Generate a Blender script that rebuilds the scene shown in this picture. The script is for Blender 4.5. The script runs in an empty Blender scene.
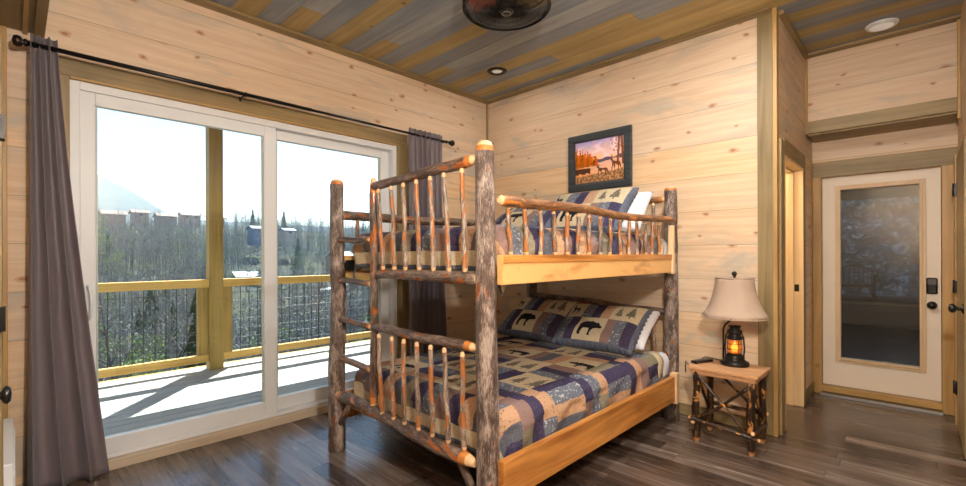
import bpy, bmesh, math, random
from mathutils import Vector, Matrix, noise
from math import sin, cos, pi, radians, sqrt, hypot

random.seed(7)
S = bpy.context.scene
COL = S.collection
WORLD = {}          # world location of every empty / object used as a parent


# ------------------------------------------------------------------ node helpers
def nd(nt, typ, ins=None, **props):
    n = nt.nodes.new(typ)
    for k, v in props.items():
        setattr(n, k, v)
    for k, v in (ins or {}).items():
        if isinstance(v, bpy.types.NodeSocket):
            nt.links.new(v, n.inputs[k])
        else:
            n.inputs[k].default_value = v
    return n


def mth(nt, op, a, b=0.0, c=0.0):
    return nd(nt, 'ShaderNodeMath', {0: a, 1: b, 2: c}, operation=op).outputs[0]


def mixc(nt, fac, a, b, mode='MIX'):
    n = nd(nt, 'ShaderNodeMix', {0: fac, 6: a, 7: b}, data_type='RGBA', blend_type=mode)
    return n.outputs[2]


def ramp(nt, fac, stops, interp='LINEAR'):
    n = nd(nt, 'ShaderNodeValToRGB', {0: fac})
    cr = n.color_ramp
    cr.interpolation = interp
    while len(cr.elements) < len(stops):
        cr.elements.new(0.5)
    for e, (p, c) in zip(cr.elements, stops):
        e.position = p
        e.color = c if len(c) == 4 else (*c, 1)
    return n.outputs[0]


def c4(c):
    return (*c, 1) if len(c) == 3 else c


def newmat(name):
    m = bpy.data.materials.new(name)
    m.use_nodes = True
    nt = m.node_tree
    b = nt.nodes['Principled BSDF']
    return m, nt, b


def plain(name, col, rough=.5, metal=0., spec=.5, emit=None, es=0., sheen=0.):
    m, nt, b = newmat(name)
    b.inputs['Base Color'].default_value = c4(col)
    b.inputs['Roughness'].default_value = rough
    b.inputs['Metallic'].default_value = metal
    b.inputs['Specular IOR Level'].default_value = spec
    b.inputs['Sheen Weight'].default_value = sheen
    if emit:
        b.inputs['Emission Color'].default_value = c4(emit)
        b.inputs['Emission Strength'].default_value = es
    return m


def objcoord(nt):
    return nd(nt, 'ShaderNodeTexCoord').outputs['Object']


def sep(nt, v):
    n = nd(nt, 'ShaderNodeSeparateXYZ', {0: v})
    return n.outputs[0], n.outputs[1], n.outputs[2]


def comb(nt, x, y, z):
    return nd(nt, 'ShaderNodeCombineXYZ', {0: x, 1: y, 2: z}).outputs[0]


def noi(nt, vec, scale, detail=4., dist=0., rough=.5, out=0):
    return nd(nt, 'ShaderNodeTexNoise', {'Vector': vec, 'Scale': scale, 'Detail': detail, 'Distortion': dist,
                                         'Roughness': rough}).outputs[out]


def wood(name, dark, light, axis='x', fine=22., rough=.5, contrast=(.35, .68), knots=None, along=.9, bump=.08):
    """board wood: grain stretched along one axis"""
    m, nt, b = newmat(name)
    oc = objcoord(nt)
    rnd = nd(nt, 'ShaderNodeObjectInfo').outputs['Random']
    x, y, z = sep(nt, oc)
    off = mth(nt, 'MULTIPLY', rnd, 37.)
    sc = {'x': (along, fine, fine), 'y': (fine, along, fine), 'z': (fine, fine, along)}[axis]
    v = comb(nt, mth(nt, 'MULTIPLY_ADD', x, sc[0], off), mth(nt, 'MULTIPLY', y, sc[1]), mth(nt, 'MULTIPLY', z, sc[2]))
    n1 = noi(nt, v, 1., 5., .8, .6)
    n2 = noi(nt, comb(nt, mth(nt, 'ADD', x, off), y, z), 2.2, 2.)
    f = mth(nt, 'MULTIPLY_ADD', n2, .35, mth(nt, 'MULTIPLY', n1, .75))
    col = ramp(nt, f, [(contrast[0], dark), (contrast[1], light)])
    if knots:
        vo = nd(nt, 'ShaderNodeTexVoronoi', {'Vector': comb(nt, mth(nt, 'ADD', x, off), y, z), 'Scale': 2.6,
                                             'Randomness': 1.}, feature='F1').outputs[0]
        k = ramp(nt, vo, [(.02, (1, 1, 1)), (.07, (0, 0, 0))])
        col = mixc(nt, mth(nt, 'MULTIPLY', k, .8), col, c4(knots))
    nt.links.new(col, b.inputs['Base Color'])
    b.inputs['Roughness'].default_value = rough
    bp = nd(nt, 'ShaderNodeBump', {'Strength': bump, 'Distance': .01, 'Height': n1})
    nt.links.new(bp.outputs[0], b.inputs['Normal'])
    return m


def wallplanks(name, tint=(1, 1, 1)):
    """whitewashed knotty pine boards, 267 mm high, running horizontally"""
    m, nt, b = newmat(name)
    x, y, z = sep(nt, objcoord(nt))
    u = mth(nt, 'ADD', x, mth(nt, 'MULTIPLY', y, 1.0))
    row = mth(nt, 'DIVIDE', mth(nt, 'ADD', z, 10.68 - 2.706 + .0), .267)
    idx = mth(nt, 'FLOOR', row)
    fr = mth(nt, 'FRACT', row)
    wn = nd(nt, 'ShaderNodeTexWhiteNoise', {'W': idx}, noise_dimensions='1D')
    ru = wn.outputs['Value']
    u2 = mth(nt, 'MULTIPLY_ADD', ru, 31., u)
    g = noi(nt, comb(nt, mth(nt, 'MULTIPLY', u2, 1.3), mth(nt, 'MULTIPLY', z, 26.), idx), 1., 5., .9, .6)
    big = noi(nt, comb(nt, mth(nt, 'MULTIPLY', u2, 1.1), mth(nt, 'MULTIPLY', z, 3.2), idx), 1., 4., 1.2, .6)
    pale = (.74, .565, .385)
    pink = (.63, .43, .265)
    grey = (.44, .41, .35)
    col = ramp(nt, g, [(.3, pink), (.62, pale)])
    gm = ramp(nt, big, [(.53, (0, 0, 0)), (.70, (1, 1, 1))])
    col = mixc(nt, mth(nt, 'MULTIPLY', gm, .8), col, c4(grey))
    tn = nd(nt, 'ShaderNodeHueSaturation', {'Hue': .5, 'Saturation': mth(nt, 'MULTIPLY_ADD', ru, .35, .82),
                                            'Value': mth(nt, 'MULTIPLY_ADD', ru, .14, .93), 'Color': col}).outputs[0]
    # knots: elongated, some with a reddish halo
    kv = comb(nt, mth(nt, 'MULTIPLY', u2, 2.5), mth(nt, 'MULTIPLY', z, 4.6), 0.)
    kd = nd(nt, 'ShaderNodeTexNoise', {'Vector': kv, 'Scale': 3., 'Detail': 2.})
    kv2 = nd(nt, 'ShaderNodeVectorMath', {0: kv, 1: nd(nt, 'ShaderNodeVectorMath', {0: kd.outputs[1], 'Scale': .16},
             operation='SCALE').outputs[0]}, operation='ADD').outputs[0]
    vo = nd(nt, 'ShaderNodeTexVoronoi', {'Vector': kv2, 'Scale': 1., 'Randomness': 1.}, feature='F1',
            voronoi_dimensions='2D')
    size = sep(nt, vo.outputs['Color'])[0]
    d = mth(nt, 'DIVIDE', vo.outputs['Distance'], mth(nt, 'MULTIPLY_ADD', size, .095, .02))
    core = ramp(nt, d, [(.35, (1, 1, 1)), (.75, (0, 0, 0))])
    ring = ramp(nt, d, [(.6, (0, 0, 0)), (.8, (1, 1, 1)), (1., (0, 0, 0))])
    on = mth(nt, 'GREATER_THAN', size, .25)
    col = mixc(nt, mth(nt, 'MULTIPLY', core, mth(nt, 'MULTIPLY', on, .85)), tn, (.36, .11, .045, 1))
    col = mixc(nt, mth(nt, 'MULTIPLY', ring, mth(nt, 'MULTIPLY', on, .5)), col, (.30, .15, .08, 1))
    seam = ramp(nt, fr, [(0., (1, 1, 1)), (.018, (0, 0, 0)), (.994, (0, 0, 0)), (1., (1, 1, 1))])
    col = mixc(nt, mth(nt, 'MULTIPLY', seam, .62), col, (.10, .07, .05, 1))
    col = mixc(nt, 1., col, c4(tint), 'MULTIPLY')
    nt.links.new(col, b.inputs['Base Color'])
    b.inputs['Roughness'].default_value = .55
    h = mth(nt, 'SUBTRACT', mth(nt, 'MULTIPLY', g, .15), seam)
    bp = nd(nt, 'ShaderNodeBump', {'Strength': .25, 'Distance': .006, 'Height': h})
    nt.links.new(bp.outputs[0], b.inputs['Normal'])
    return m


def floorboards(name):
    m, nt, b = newmat(name)
    x, y, z = sep(nt, objcoord(nt))
    row = mth(nt, 'DIVIDE', mth(nt, 'ADD', y, 30.), .125)
    idx = mth(nt, 'FLOOR', row)
    fr = mth(nt, 'FRACT', row)
    r1 = nd(nt, 'ShaderNodeTexWhiteNoise', {'W': idx}, noise_dimensions='1D').outputs[0]
    xs = mth(nt, 'DIVIDE', mth(nt, 'MULTIPLY_ADD', r1, 7., mth(nt, 'ADD', x, 30.)), .92)
    seg = mth(nt, 'FLOOR', xs)
    fx = mth(nt, 'FRACT', xs)
    r2 = nd(nt, 'ShaderNodeTexWhiteNoise', {'Vector': comb(nt, idx, seg, 0.)}, noise_dimensions='2D').outputs[0]
    g = noi(nt, comb(nt, mth(nt, 'MULTIPLY_ADD', r2, 20., mth(nt, 'MULTIPLY', x, 1.6)), mth(nt, 'MULTIPLY', y, 24.), r2), 1., 5.,
            .9, .6)
    pt = noi(nt, comb(nt, mth(nt, 'MULTIPLY_ADD', r2, 9., mth(nt, 'MULTIPLY', x, 2.5)), mth(nt, 'MULTIPLY', y, 9.), 0.), 1., 3., .6)
    f = mth(nt, 'ADD', mth(nt, 'MULTIPLY_ADD', r2, .32, mth(nt, 'MULTIPLY', g, .55)), mth(nt, 'MULTIPLY', pt, .3))
    col = ramp(nt, f, [(.30, (.016, .011, .009)), (.5, (.064, .043, .033)), (.68, (.135, .098, .078)),
                       (.84, (.23, .19, .165))])
    sm = ramp(nt, fr, [(0., (1, 1, 1)), (.02, (0, 0, 0)), (.98, (0, 0, 0)), (1., (1, 1, 1))])
    sx = ramp(nt, fx, [(0., (1, 1, 1)), (.003, (0, 0, 0)), (.997, (0, 0, 0)), (1., (1, 1, 1))])
    s2 = mth(nt, 'MAXIMUM', sm, sx)
    col = mixc(nt, mth(nt, 'MULTIPLY', s2, .6), col, (.02, .014, .01, 1))
    nt.links.new(col, b.inputs['Base Color'])
    nt.links.new(mth(nt, 'MULTIPLY_ADD', g, .14, .18), b.inputs['Roughness'])
    bp = nd(nt, 'ShaderNodeBump', {'Strength': .15, 'Distance': .004,
                                   'Height': mth(nt, 'SUBTRACT', mth(nt, 'MULTIPLY', g, .35), s2)})
    nt.links.new(bp.outputs[0], b.inputs['Normal'])
    return m


def bark(name, base, streak, patch, amount, fine=1., rough=.6, bump=.5, pscale=1.):
    """log bark in uv space: u along the log in metres, v around it in metres"""
    m, nt, b = newmat(name)
    uv = nd(nt, 'ShaderNodeTexCoord').outputs['UV']
    rnd = nd(nt, 'ShaderNodeObjectInfo').outputs['Random']
    u, v, _ = sep(nt, uv)
    off = mth(nt, 'MULTIPLY', rnd, 91.)
    u = mth(nt, 'ADD', u, off)
    vec = comb(nt, mth(nt, 'MULTIPLY', u, 22. * fine), mth(nt, 'MULTIPLY', v, 120. * fine), 0.)
    n1 = noi(nt, vec, 1., 4., .7, .65)
    mid = noi(nt, comb(nt, mth(nt, 'MULTIPLY', u, 7.), mth(nt, 'MULTIPLY', v, 22.), 5.), 1., 3., .5)
    f = mth(nt, 'MULTIPLY_ADD', mid, .5, mth(nt, 'MULTIPLY', n1, .55))
    dk = tuple(c * .2 for c in base)
    col = ramp(nt, f, [(.36, dk), (.5, base), (.63, streak)])
    pn = noi(nt, comb(nt, mth(nt, 'MULTIPLY', u, 5.5 * pscale), mth(nt, 'MULTIPLY', v, 11. * pscale), 9.), 1., 3., .8, .55)
    pm = ramp(nt, pn, [(1. - amount, (0, 0, 0)), (1.04 - amount, (1, 1, 1))])
    pc = mixc(nt, n1, c4(tuple(c * .45 for c in patch)), c4(tuple(min(1, c * 1.7) for c in patch)))
    col = mixc(nt, mth(nt, 'MULTIPLY', pm, .92), col, pc)
    nt.links.new(col, b.inputs['Base Color'])
    nt.links.new(mth(nt, 'MULTIPLY_ADD', pm, -.2, rough), b.inputs['Roughness'])
    hh = mth(nt, 'MULTIPLY', n1, mth(nt, 'SUBTRACT', 1., mth(nt, 'MULTIPLY', pm, .8)))
    bp = nd(nt, 'ShaderNodeBump', {'Strength': bump, 'Distance': .006, 'Height': hh})
    nt.links.new(bp.outputs[0], b.inputs['Normal'])
    return m


def cloth(name, col, speck=None, amount=.35, sc=70., rough=.85):
    """printed quilting cotton"""
    m, nt, b = newmat(name)
    oc = objcoord(nt)
    out = c4(col)
    if speck:
        n = noi(nt, oc, sc, 2., 0., .6)
        k = ramp(nt, n, [(1. - amount, (0, 0, 0)), (1.05 - amount, (1, 1, 1))])
        out = mixc(nt, k, c4(col), c4(speck))
    n2 = noi(nt, oc, 9., 2.)
    out = mixc(nt, mth(nt, 'MULTIPLY', n2, .3), out, c4(tuple(c * .6 for c in col)))
    nt.links.new(out, b.inputs['Base Color'])
    b.inputs['Roughness'].default_value = rough
    b.inputs['Specular IOR Level'].default_value = .25
    st = nd(nt, 'ShaderNodeTexVoronoi', {'Vector': oc, 'Scale': 38.}, feature='DISTANCE_TO_EDGE').outputs[0]
    bp = nd(nt, 'ShaderNodeBump', {'Strength': .5, 'Distance': .012, 'Height': mth(nt, 'MINIMUM', st, .2)})
    nt.links.new(bp.outputs[0], b.inputs['Normal'])
    return m


def glassmat(name, tint=(.93, .98, .97), refl=1.45):
    m, nt, b = newmat(name)
    nt.nodes.remove(b)
    t = nd(nt, 'ShaderNodeBsdfTransparent', {0: c4(tint)})
    g = nd(nt, 'ShaderNodeBsdfGlossy', {'Color': (1, 1, 1, 1), 'Roughness': .01})
    fr = nd(nt, 'ShaderNodeFresnel', {'IOR': refl})
    mx = nd(nt, 'ShaderNodeMixShader', {0: fr.outputs[0], 1: t.outputs[0], 2: g.outputs[0]})
    nt.links.new(mx.outputs[0], nt.nodes['Material Output'].inputs[0])
    return m


def vcol(name, rough=.5, spec=.4):
    m, nt, b = newmat(name)
    a = nd(nt, 'ShaderNodeAttribute', attribute_name='Col')
    nt.links.new(a.outputs[0], b.inputs['Base Color'])
    b.inputs['Roughness'].default_value = rough
    b.inputs['Specular IOR Level'].default_value = spec
    return m


# ------------------------------------------------------------------ materials
M = {}
M['wall'] = wallplanks('whitewashed_pine')
for ax in 'xyz':
    M['trim_' + ax] = wood('olive_trim_' + ax, (.15, .105, .042), (.32, .235, .11), ax, 18, .5, knots=(.06, .035, .015))
    M['gold_' + ax] = wood('golden_trim_' + ax, (.30, .17, .05), (.50, .31, .11), ax, 20, .45, knots=(.22, .09, .03))
M['ceil_grey'] = wood('grey_ceiling_board', (.13, .158, .19), (.25, .285, .325), 'x', 16, .5)
M['ceil_grey2'] = wood('pale_grey_ceiling_board', (.20, .22, .24), (.35, .37, .38), 'x', 16, .5)
M['ceil_brown'] = wood('brown_ceiling_board', (.24, .17, .06), (.41, .31, .13), 'x', 16, .5, knots=(.07, .035, .012))
M['ceil_gold'] = wood('golden_ceiling_board', (.29, .21, .075), (.48, .36, .155), 'x', 16, .5, knots=(.07, .035, .012))
M['floor'] = floorboards('dark_floor_planks')
M['vinyl'] = plain('white_vinyl', (.72, .745, .77), .4)
M['glass'] = glassmat('window_glass')
M['glass_edge'] = plain('glass_spacer', (.42, .47, .44), .4)
M['black'] = plain('black_metal', (.012, .012, .013), .35, .6)
M['bronze'] = plain('dark_bronze', (.035, .025, .022), .35, .7)
M['blackgloss'] = plain('black_gloss', (.008, .008, .008), .32)
M['curtain'] = plain('mauve_grey_curtain', (.155, .13, .147), .5, 0, .4, sheen=.1)
M['bark_post'] = bark('hickory_post_bark', (.105, .070, .057), (.42, .35, .31), (.30, .095, .03), .365, 1.5, .42, 1., .9)  # pale streaks: bark flecks, brightened to carry varnish highlights
M['bark_rail'] = bark('hickory_rail_bark', (.090, .055, .040), (.27, .20, .16), (.36, .11, .025), .43, 1.2, .42, .8)
M['bark_spindle'] = bark('hickory_spindle_bark', (.17, .12, .09), (.46, .37, .30), (.36, .135, .042), .49, 1.2, .35, .4, 1.3)
M['bark_dark'] = bark('varnished_dark_bark', (.022, .011, .006), (.065, .032, .016), (.50, .22, .06), .42, 1.2, .3, .4, 2.2)
M['bark_brown'] = bark('brown_hickory_bark', (.17, .075, .03), (.33, .17, .08), (.58, .20, .04), .40, 1., .45)
M['cut'] = plain('cut_wood', (.78, .50, .27), .5)
M['cambium'] = plain('peeled_orange_wood', (.52, .19, .045), .4)
M['board_orange'] = wood('orange_cedar_board', (.26, .085, .015), (.66, .30, .075), 'y', 20, .35, knots=(.2, .05, .01), along=1.6)
M['board_pale'] = wood('pale_hickory_board', (.36, .13, .03), (.77, .45, .17), 'y', 8, .35, contrast=(.34, .50), knots=(.30, .11, .03), along=3.2)
M['block'] = wood('pale_cleat', (.70, .44, .22), (.82, .58, .35), 'z', 20, .45)
M['sill'] = wood('beige_sill_wood', (.40, .32, .23), (.55, .46, .35), 'y', 20, .5)
M['slat_wood'] = wood('bed_slat_wood', (.50, .30, .13), (.68, .45, .22), 'x', 20, .5)
M['tabletop'] = wood('oak_table_top', (.47, .235, .105), (.66, .38, .20), 'y', 30, .4)
M['shade'] = None
M['white_linen'] = plain('white_linen', (.72, .74, .80), .8, 0, .2)
M['mattress'] = plain('mattress_ticking', (.70, .66, .58), .8)
Q = {}
Q['cream'] = cloth('cream_patch', (.60, .51, .35), (.45, .37, .24), .42, 90)
Q['navy'] = cloth('navy_patch', (.045, .038, .090), (.13, .10, .17), .40, 110)
Q['blue'] = cloth('blue_grey_patch', (.125, .145, .195), (.46, .48, .48), .42, 55)
Q['slate'] = cloth('slate_patch', (.10, .112, .15), (.16, .17, .2), .45, 110)
Q['mauve'] = cloth('mauve_patch', (.25, .165, .15), (.16, .11, .12), .40, 110)
Q['tan'] = cloth('tan_leaf_patch', (.50, .31, .19), (.20, .12, .10), .40, 75)
Q['olive'] = cloth('olive_patch', (.22, .20, .14), (.30, .27, .20), .42, 110)
Q['ink'] = cloth('black_applique', (.008, .008, .012))
Q['bluink'] = cloth('dark_blue_applique', (.03, .03, .07), (.08, .07, .13), .4)
Q['pine'] = cloth('grey_brown_applique', (.17, .15, .115), (.07, .06, .05), .42, 60)
Q['brown'] = cloth('brown_applique', (.30, .22, .16), (.18, .12, .09), .42, 60)
Q['edge'] = cloth('ruffle_edge', (.11, .13, .19), (.2, .22, .28), .42, 110)
QK = list(Q)
QI = {k: i for i, k in enumerate(QK)}


# ------------------------------------------------------------------ mesh builder
class MB:
    def __init__(s):
        s.bm = bmesh.new()
        s.uv = s.bm.loops.layers.uv.new('UVMap')
        s.mats = []

    def mi(s, m):
        if m not in s.mats:
            s.mats.append(m)
        return s.mats.index(m)

    def face(s, vs, m, smooth=False, uvs=None):
        try:
            f = s.bm.faces.new(vs)
        except ValueError:
            return None
        f.material_index = s.mi(m)
        f.smooth = smooth
        if uvs:
            for l, t in zip(f.loops, uvs):
                l[s.uv].uv = t
        return f

    def box(s, x0, x1, y0, y1, z0, z1, m, mat4=None):
        co = [(x, y, z) for z in (z0, z1) for y in (y0, y1) for x in (x0, x1)]
        if mat4 is not None:
            co = [mat4 @ Vector(c) for c in co]
        v = [s.bm.verts.new(c) for c in co]
        for q in ((0, 2, 3, 1), (4, 5, 7, 6), (0, 1, 5, 4), (2, 6, 7, 3), (0, 4, 6, 2), (1, 3, 7, 5)):
            s.face([v[i] for i in q], m)
        return s

    def tube(s, pts, rad, m, seg=12, capA=None, capB=None, smooth=True, lump=0., seed=0):
        """tube along pts; capA/capB: None, 'cut' (pale disc with orange rim) or a material"""
        pts = [Vector(p) for p in pts]
        n = len(pts)
        if not hasattr(rad, '__len__'):
            rad = [rad] * n
        rings = []
        L = 0
        lens = []
        t0 = (pts[1] - pts[0]).normalized()
        up = Vector((0, 0, 1)) if abs(t0.z) < .9 else Vector((0, 1, 0))
        a = t0.cross(up).normalized()
        for i, p in enumerate(pts):
            if i:
                L += (p - pts[i - 1]).length
            lens.append(L)
            t = (pts[min(i + 1, n - 1)] - pts[max(i - 1, 0)]).normalized()
            a = (a - t * a.dot(t)).normalized()
            b = t.cross(a)
            r = []
            for k in range(seg):
                th = 2 * pi * k / seg
                rr = rad[i]
                if lump:
                    rr *= 1 + lump * noise.noise(Vector((cos(th) * 1.3, sin(th) * 1.3, L * 9 + seed * 7.1)))
                r.append(s.bm.verts.new(p + a * (rr * cos(th)) + b * (rr * sin(th))))
            rings.append(r)
        for i in range(n - 1):
            for k in range(seg):
                k2 = (k + 1) % seg
                c0, c1 = 2 * pi * rad[i] * k / seg, 2 * pi * rad[i] * (k + 1) / seg
                s.face([rings[i][k], rings[i][k2], rings[i + 1][k2], rings[i + 1][k]], m, smooth,
                       [(lens[i], c0), (lens[i], c1), (lens[i + 1], c1), (lens[i + 1], c0)])
        for cap, r, p, inv in ((capA, rings[0], pts[0], True), (capB, rings[-1], pts[-1], False)):
            if not cap:
                continue
            mm = M['cut'] if cap == 'cut' else cap
            s.face(r[::-1] if inv else r, mm)
        s.bm.normal_update()
        return s

    def log(s, p0, p1, r0, r1, m, bend=.01, n=None, seed=0, seg=12, lump=.12, endA=None, endB=None, elen=.035, ends=None):
        """natural log; ends: None plain, 'dome' = orange band and rounded pale end, 'taper' = peeled tenon"""
        p0, p1 = Vector(p0), Vector(p1)
        d = p1 - p0
        ln = d.length
        n = n or max(6, int(ln / .07))
        t = d.normalized()
        up = Vector((0, 0, 1)) if abs(t.z) < .9 else Vector((0, 1, 0))
        a = t.cross(up).normalized()
        b = t.cross(a)

        def at(f):
            w = sin(pi * f)
            return p0 + d * f + a * (bend * .55 * w * noise.noise(Vector((f * 2.7 + seed, seed * 3.3, 0))) * 2) + \
                b * (bend * .55 * w * noise.noise(Vector((f * 2.7 + seed, 7, seed * 1.7))) * 2)

        def rr(f):
            return (r0 + (r1 - r0) * f) * (1 + .5 * lump * noise.noise(Vector((f * ln * 7, seed * 5.1, 2))))
        fa = elen / ln if endA else 0
        fb = 1 - (elen / ln if endB else 0)
        fs = [fa + (fb - fa) * i / n for i in range(n + 1)]
        s.tube([at(f) for f in fs], [rr(f) for f in fs], m, seg, None if endA else M['cut'], None if endB else M['cut'],
               True, lump, seed)
        body = s
        for e, f0, f1 in ((endA, fa, 0.), (endB, fb, 1.)):
            s = body
            if e and ends is not None:
                s = MB()
                ends.append(s)
            if e == 'dome':
                r = rr(f0)
                s.tube([at(f0), at(f0 + (f1 - f0) * .5)], [r * .985, r * .9], M['cambium'], seg)
                s.tube([at(f0 + (f1 - f0) * .5), at(f0 + (f1 - f0) * .85), at(f1)], [r * .9, r * .72, r * .4], M['cut'], seg,
                       None, M['cut'])
            elif e == 'tip':
                r = rr(f0)
                s.tube([at(f0), at(f0 + (f1 - f0) * .75), at(f1)], [r, r * .85, r * .5], M['cut'], seg, None, M['cut'])
            elif e == 'taper':
                r = rr(f0)
                s.tube([at(f0), at(f0 + (f1 - f0) * .45)], [r * .98, r * .8], M['cambium'], seg)
                s.tube([at(f0 + (f1 - f0) * .45), at(f1)], [r * .8, r * .5], M['cut'], seg, None, M['cut'])
        return body

    def lathe(s, cx, cy, prof, m, seg=32, smooth=True, capA=False, capB=False, mat4=None):
        rings = []
        for r, z in prof:
            ring = []
            for k in range(seg):
                c = Vector((cx + r * cos(2 * pi * k / seg), cy + r * sin(2 * pi * k / seg), z))
                ring.append(s.bm.verts.new(mat4 @ c if mat4 is not None else c))
            rings.append(ring)
        for i in range(len(prof) - 1):
            for k in range(seg):
                k2 = (k + 1) % seg
                s.face([rings[i][k], rings[i][k2], rings[i + 1][k2], rings[i + 1][k]], m, smooth)
        if capA:
            s.face(rings[0][::-1], m)
        if capB:
            s.face(rings[-1], m)
        return s

    def torus(s, c, R, r, m, seg=48, rs=6, mat4=None):
        rings = []
        for k in range(seg):
            th = 2 * pi * k / seg
            ring = []
            for j in range(rs):
                ph = 2 * pi * j / rs
                q = Vector(((R + r * cos(ph)) * cos(th), (R + r * cos(ph)) * sin(th), r * sin(ph)))
                ring.append(s.bm.verts.new((mat4 @ q if mat4 is not None else q) + Vector(c)))
            rings.append(ring)
        for k in range(seg):
            for j in range(rs):
                s.face([rings[k][j], rings[(k + 1) % seg][j], rings[(k + 1) % seg][(j + 1) % rs], rings[k][(j + 1) % rs]], m, True)
        return s

    def prism(s, poly, z0, z1, m, mat4=None):
        """polygon (x, y) list extruded z0..z1"""
        A = [Vector((x, y, z0)) for x, y in poly]
        B = [Vector((x, y, z1)) for x, y in poly]
        if mat4 is not None:
            A = [mat4 @ v for v in A]
            B = [mat4 @ v for v in B]
        A = [s.bm.verts.new(v) for v in A]
        B = [s.bm.verts.new(v) for v in B]
        s.face(A[::-1], m)
        s.face(B, m)
        n = len(poly)
        for i in range(n):
            s.face([A[i], A[(i + 1) % n], B[(i + 1) % n], B[i]], m)
        return s

    def build(s, name, parent=None, bevel=0., loc=None, recalc=True, solid=0., sub=0):
        """link as ONE mesh object. vertices are given in world coordinates"""
        if recalc:
            bmesh.ops.recalc_face_normals(s.bm, faces=s.bm.faces)
        org = Vector(loc) if loc is not None else (WORLD[parent] if parent is not None else Vector())
        if org.length:
            bmesh.ops.translate(s.bm, verts=s.bm.verts, vec=-org)
        me = bpy.data.meshes.new(name)
        s.bm.to_mesh(me)
        s.bm.free()
        for m in s.mats:
            me.materials.append(m)
        o = bpy.data.objects.new(name, me)
        COL.objects.link(o)
        if parent is not None:
            o.parent = parent
            o.location = org - WORLD[parent]
        else:
            o.location = org
        WORLD[o] = org
        if bevel:
            b = o.modifiers.new('bevel', 'BEVEL')
            b.width = bevel
            b.segments = 2
            b.limit_method = 'ANGLE'
        if solid:
            b = o.modifiers.new('solid', 'SOLIDIFY')
            b.thickness = solid
            b.offset = 0
        if sub:
            b = o.modifiers.new('sub', 'SUBSURF')
            b.levels = b.render_levels = sub
        return o


def empty(name, loc):
    o = bpy.data.objects.new(name, None)
    COL.objects.link(o)
    o.location = loc
    o.empty_display_size = .1
    WORLD[o] = Vector(loc)
    return o


def tag(o, label=None, cat=None, group=None, kind=None):
    if label:
        o['label'] = label
    if cat:
        o['category'] = cat
    if group:
        o['group'] = group
    if kind:
        o['kind'] = kind
    return o


def struct(o, label=None):
    o['kind'] = 'structure'
    if label:
        o['label'] = label
    return o


def bx(name, dims, m, parent=None, bevel=.002, label=None):
    o = MB().box(*dims, m).build(name, parent, bevel)
    if label:
        o['label'] = label
    return o


# ================================================================== THE ROOM
XW, XR, YL, YB, YE, ZC = -3.58, .22, -.06, 3.78, 5.24, 3.05
XS = -.73           # side wall of the entry recess
T = .14
# window opening
WY0, WY1, WZ1 = .222, 2.522, 2.352

f = MB()
f.box(XW - T, XR + T, YL - T, YB, -.08, 0, M['floor'])
f.box(XS - 1.6, XR + T, YB + .0, YE + .14, -.08, 0, M['floor'])
struct(f.build('floor'), 'dark brown wood plank floor')

w = MB()
w.box(XW - T, XW, YL - T, WY0, 0, ZC, M['wall'])
w.box(XW - T, XW, WY1, YB + T, 0, ZC, M['wall'])
w.box(XW - T, XW, WY0, WY1, WZ1, ZC, M['wall'])
struct(w.build('wall_window'), 'whitewashed pine plank wall around the sliding glass door')
struct(MB().box(XW, XS - T, YB, YB + T, 0, ZC, M['wall']).build('wall_back'), 'whitewashed knotty pine plank wall behind the bunk bed')
struct(MB().box(XW, XR + T, YL - T, YL, 0, ZC, M['wall']).build('wall_left'))
# right wall with a flush door
w = MB()
w.box(XR, XR + T, YL, YE, 0, ZC, M['wall'])
struct(w.build('wall_right'))
# entry recess side wall, with an open doorway
DY0, DY1, DZ = 3.93, 4.67, 2.03
w = MB()
w.box(XS - T, XS, YB, DY0, 0, ZC, M['wall'])
w.box(XS - T, XS, DY1, YE + T, 0, ZC, M['wall'])
w.box(XS - T, XS, DY0, DY1, DZ, ZC, M['wall'])
struct(w.build('wall_recess'), 'pine plank side wall of the entry recess')
# entry wall: opening for the white door
EX0, EX1, EZ = -.662, .128, 2.012
w = MB()
w.box(XS, EX0, YE, YE + T, 0, ZC, M['wall'])
w.box(EX1, XR, YE, YE + T, 0, ZC, M['wall'])
w.box(EX0, EX1, YE, YE + T, EZ, ZC, M['wall'])
w.box(EX0, EX1, YE, YE + T, 0, .0805, M['trim_x'])
w.box(XS, XR, 4.89, YE, 2.375, ZC, M['wall'])
struct(w.build('wall_entry'), 'pine plank wall with bulkhead above the white door')

# ceiling: boards 168.5 mm wide running along x, each joint as in the room
cb = MB()
J = [-3.11, -2.33, -1.50, -.72]
G, G2, B, O = 'ceil_grey', 'ceil_grey2', 'ceil_brown', 'ceil_gold'
rows = {0: [(B, 9)], 1: [(G, 9)], 2: [(B, -3.11), (G2, 9)], 3: [(G, -1.5), (B, 9)], 4: [(B, 9)], 5: [(G, 9)],
        6: [(B, -3.11), (G2, 9)], 7: [(G, 9)], 8: [(B, -2.42), (G, -2.0), (O, 9)], 9: [(G, 9)], 10: [(B, -3.17), (G2, 9)],
        11: [(G, 9)], 12: [(B, -1.5), (G, 9)], 13: [(G, -2.33), (B, 9)], 14: [(O, 9)], 15: [(G, -1.5), (O, 9)],
        16: [(G, 9)], 17: [(B, 9)], 18: [(G, 9)], 19: [(B, 9)], 20: [(G, 9)], 21: [(B, 9)], 22: [(G, 9)], 23: [(B, 9)], 24: [(G, 9)]}
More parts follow.
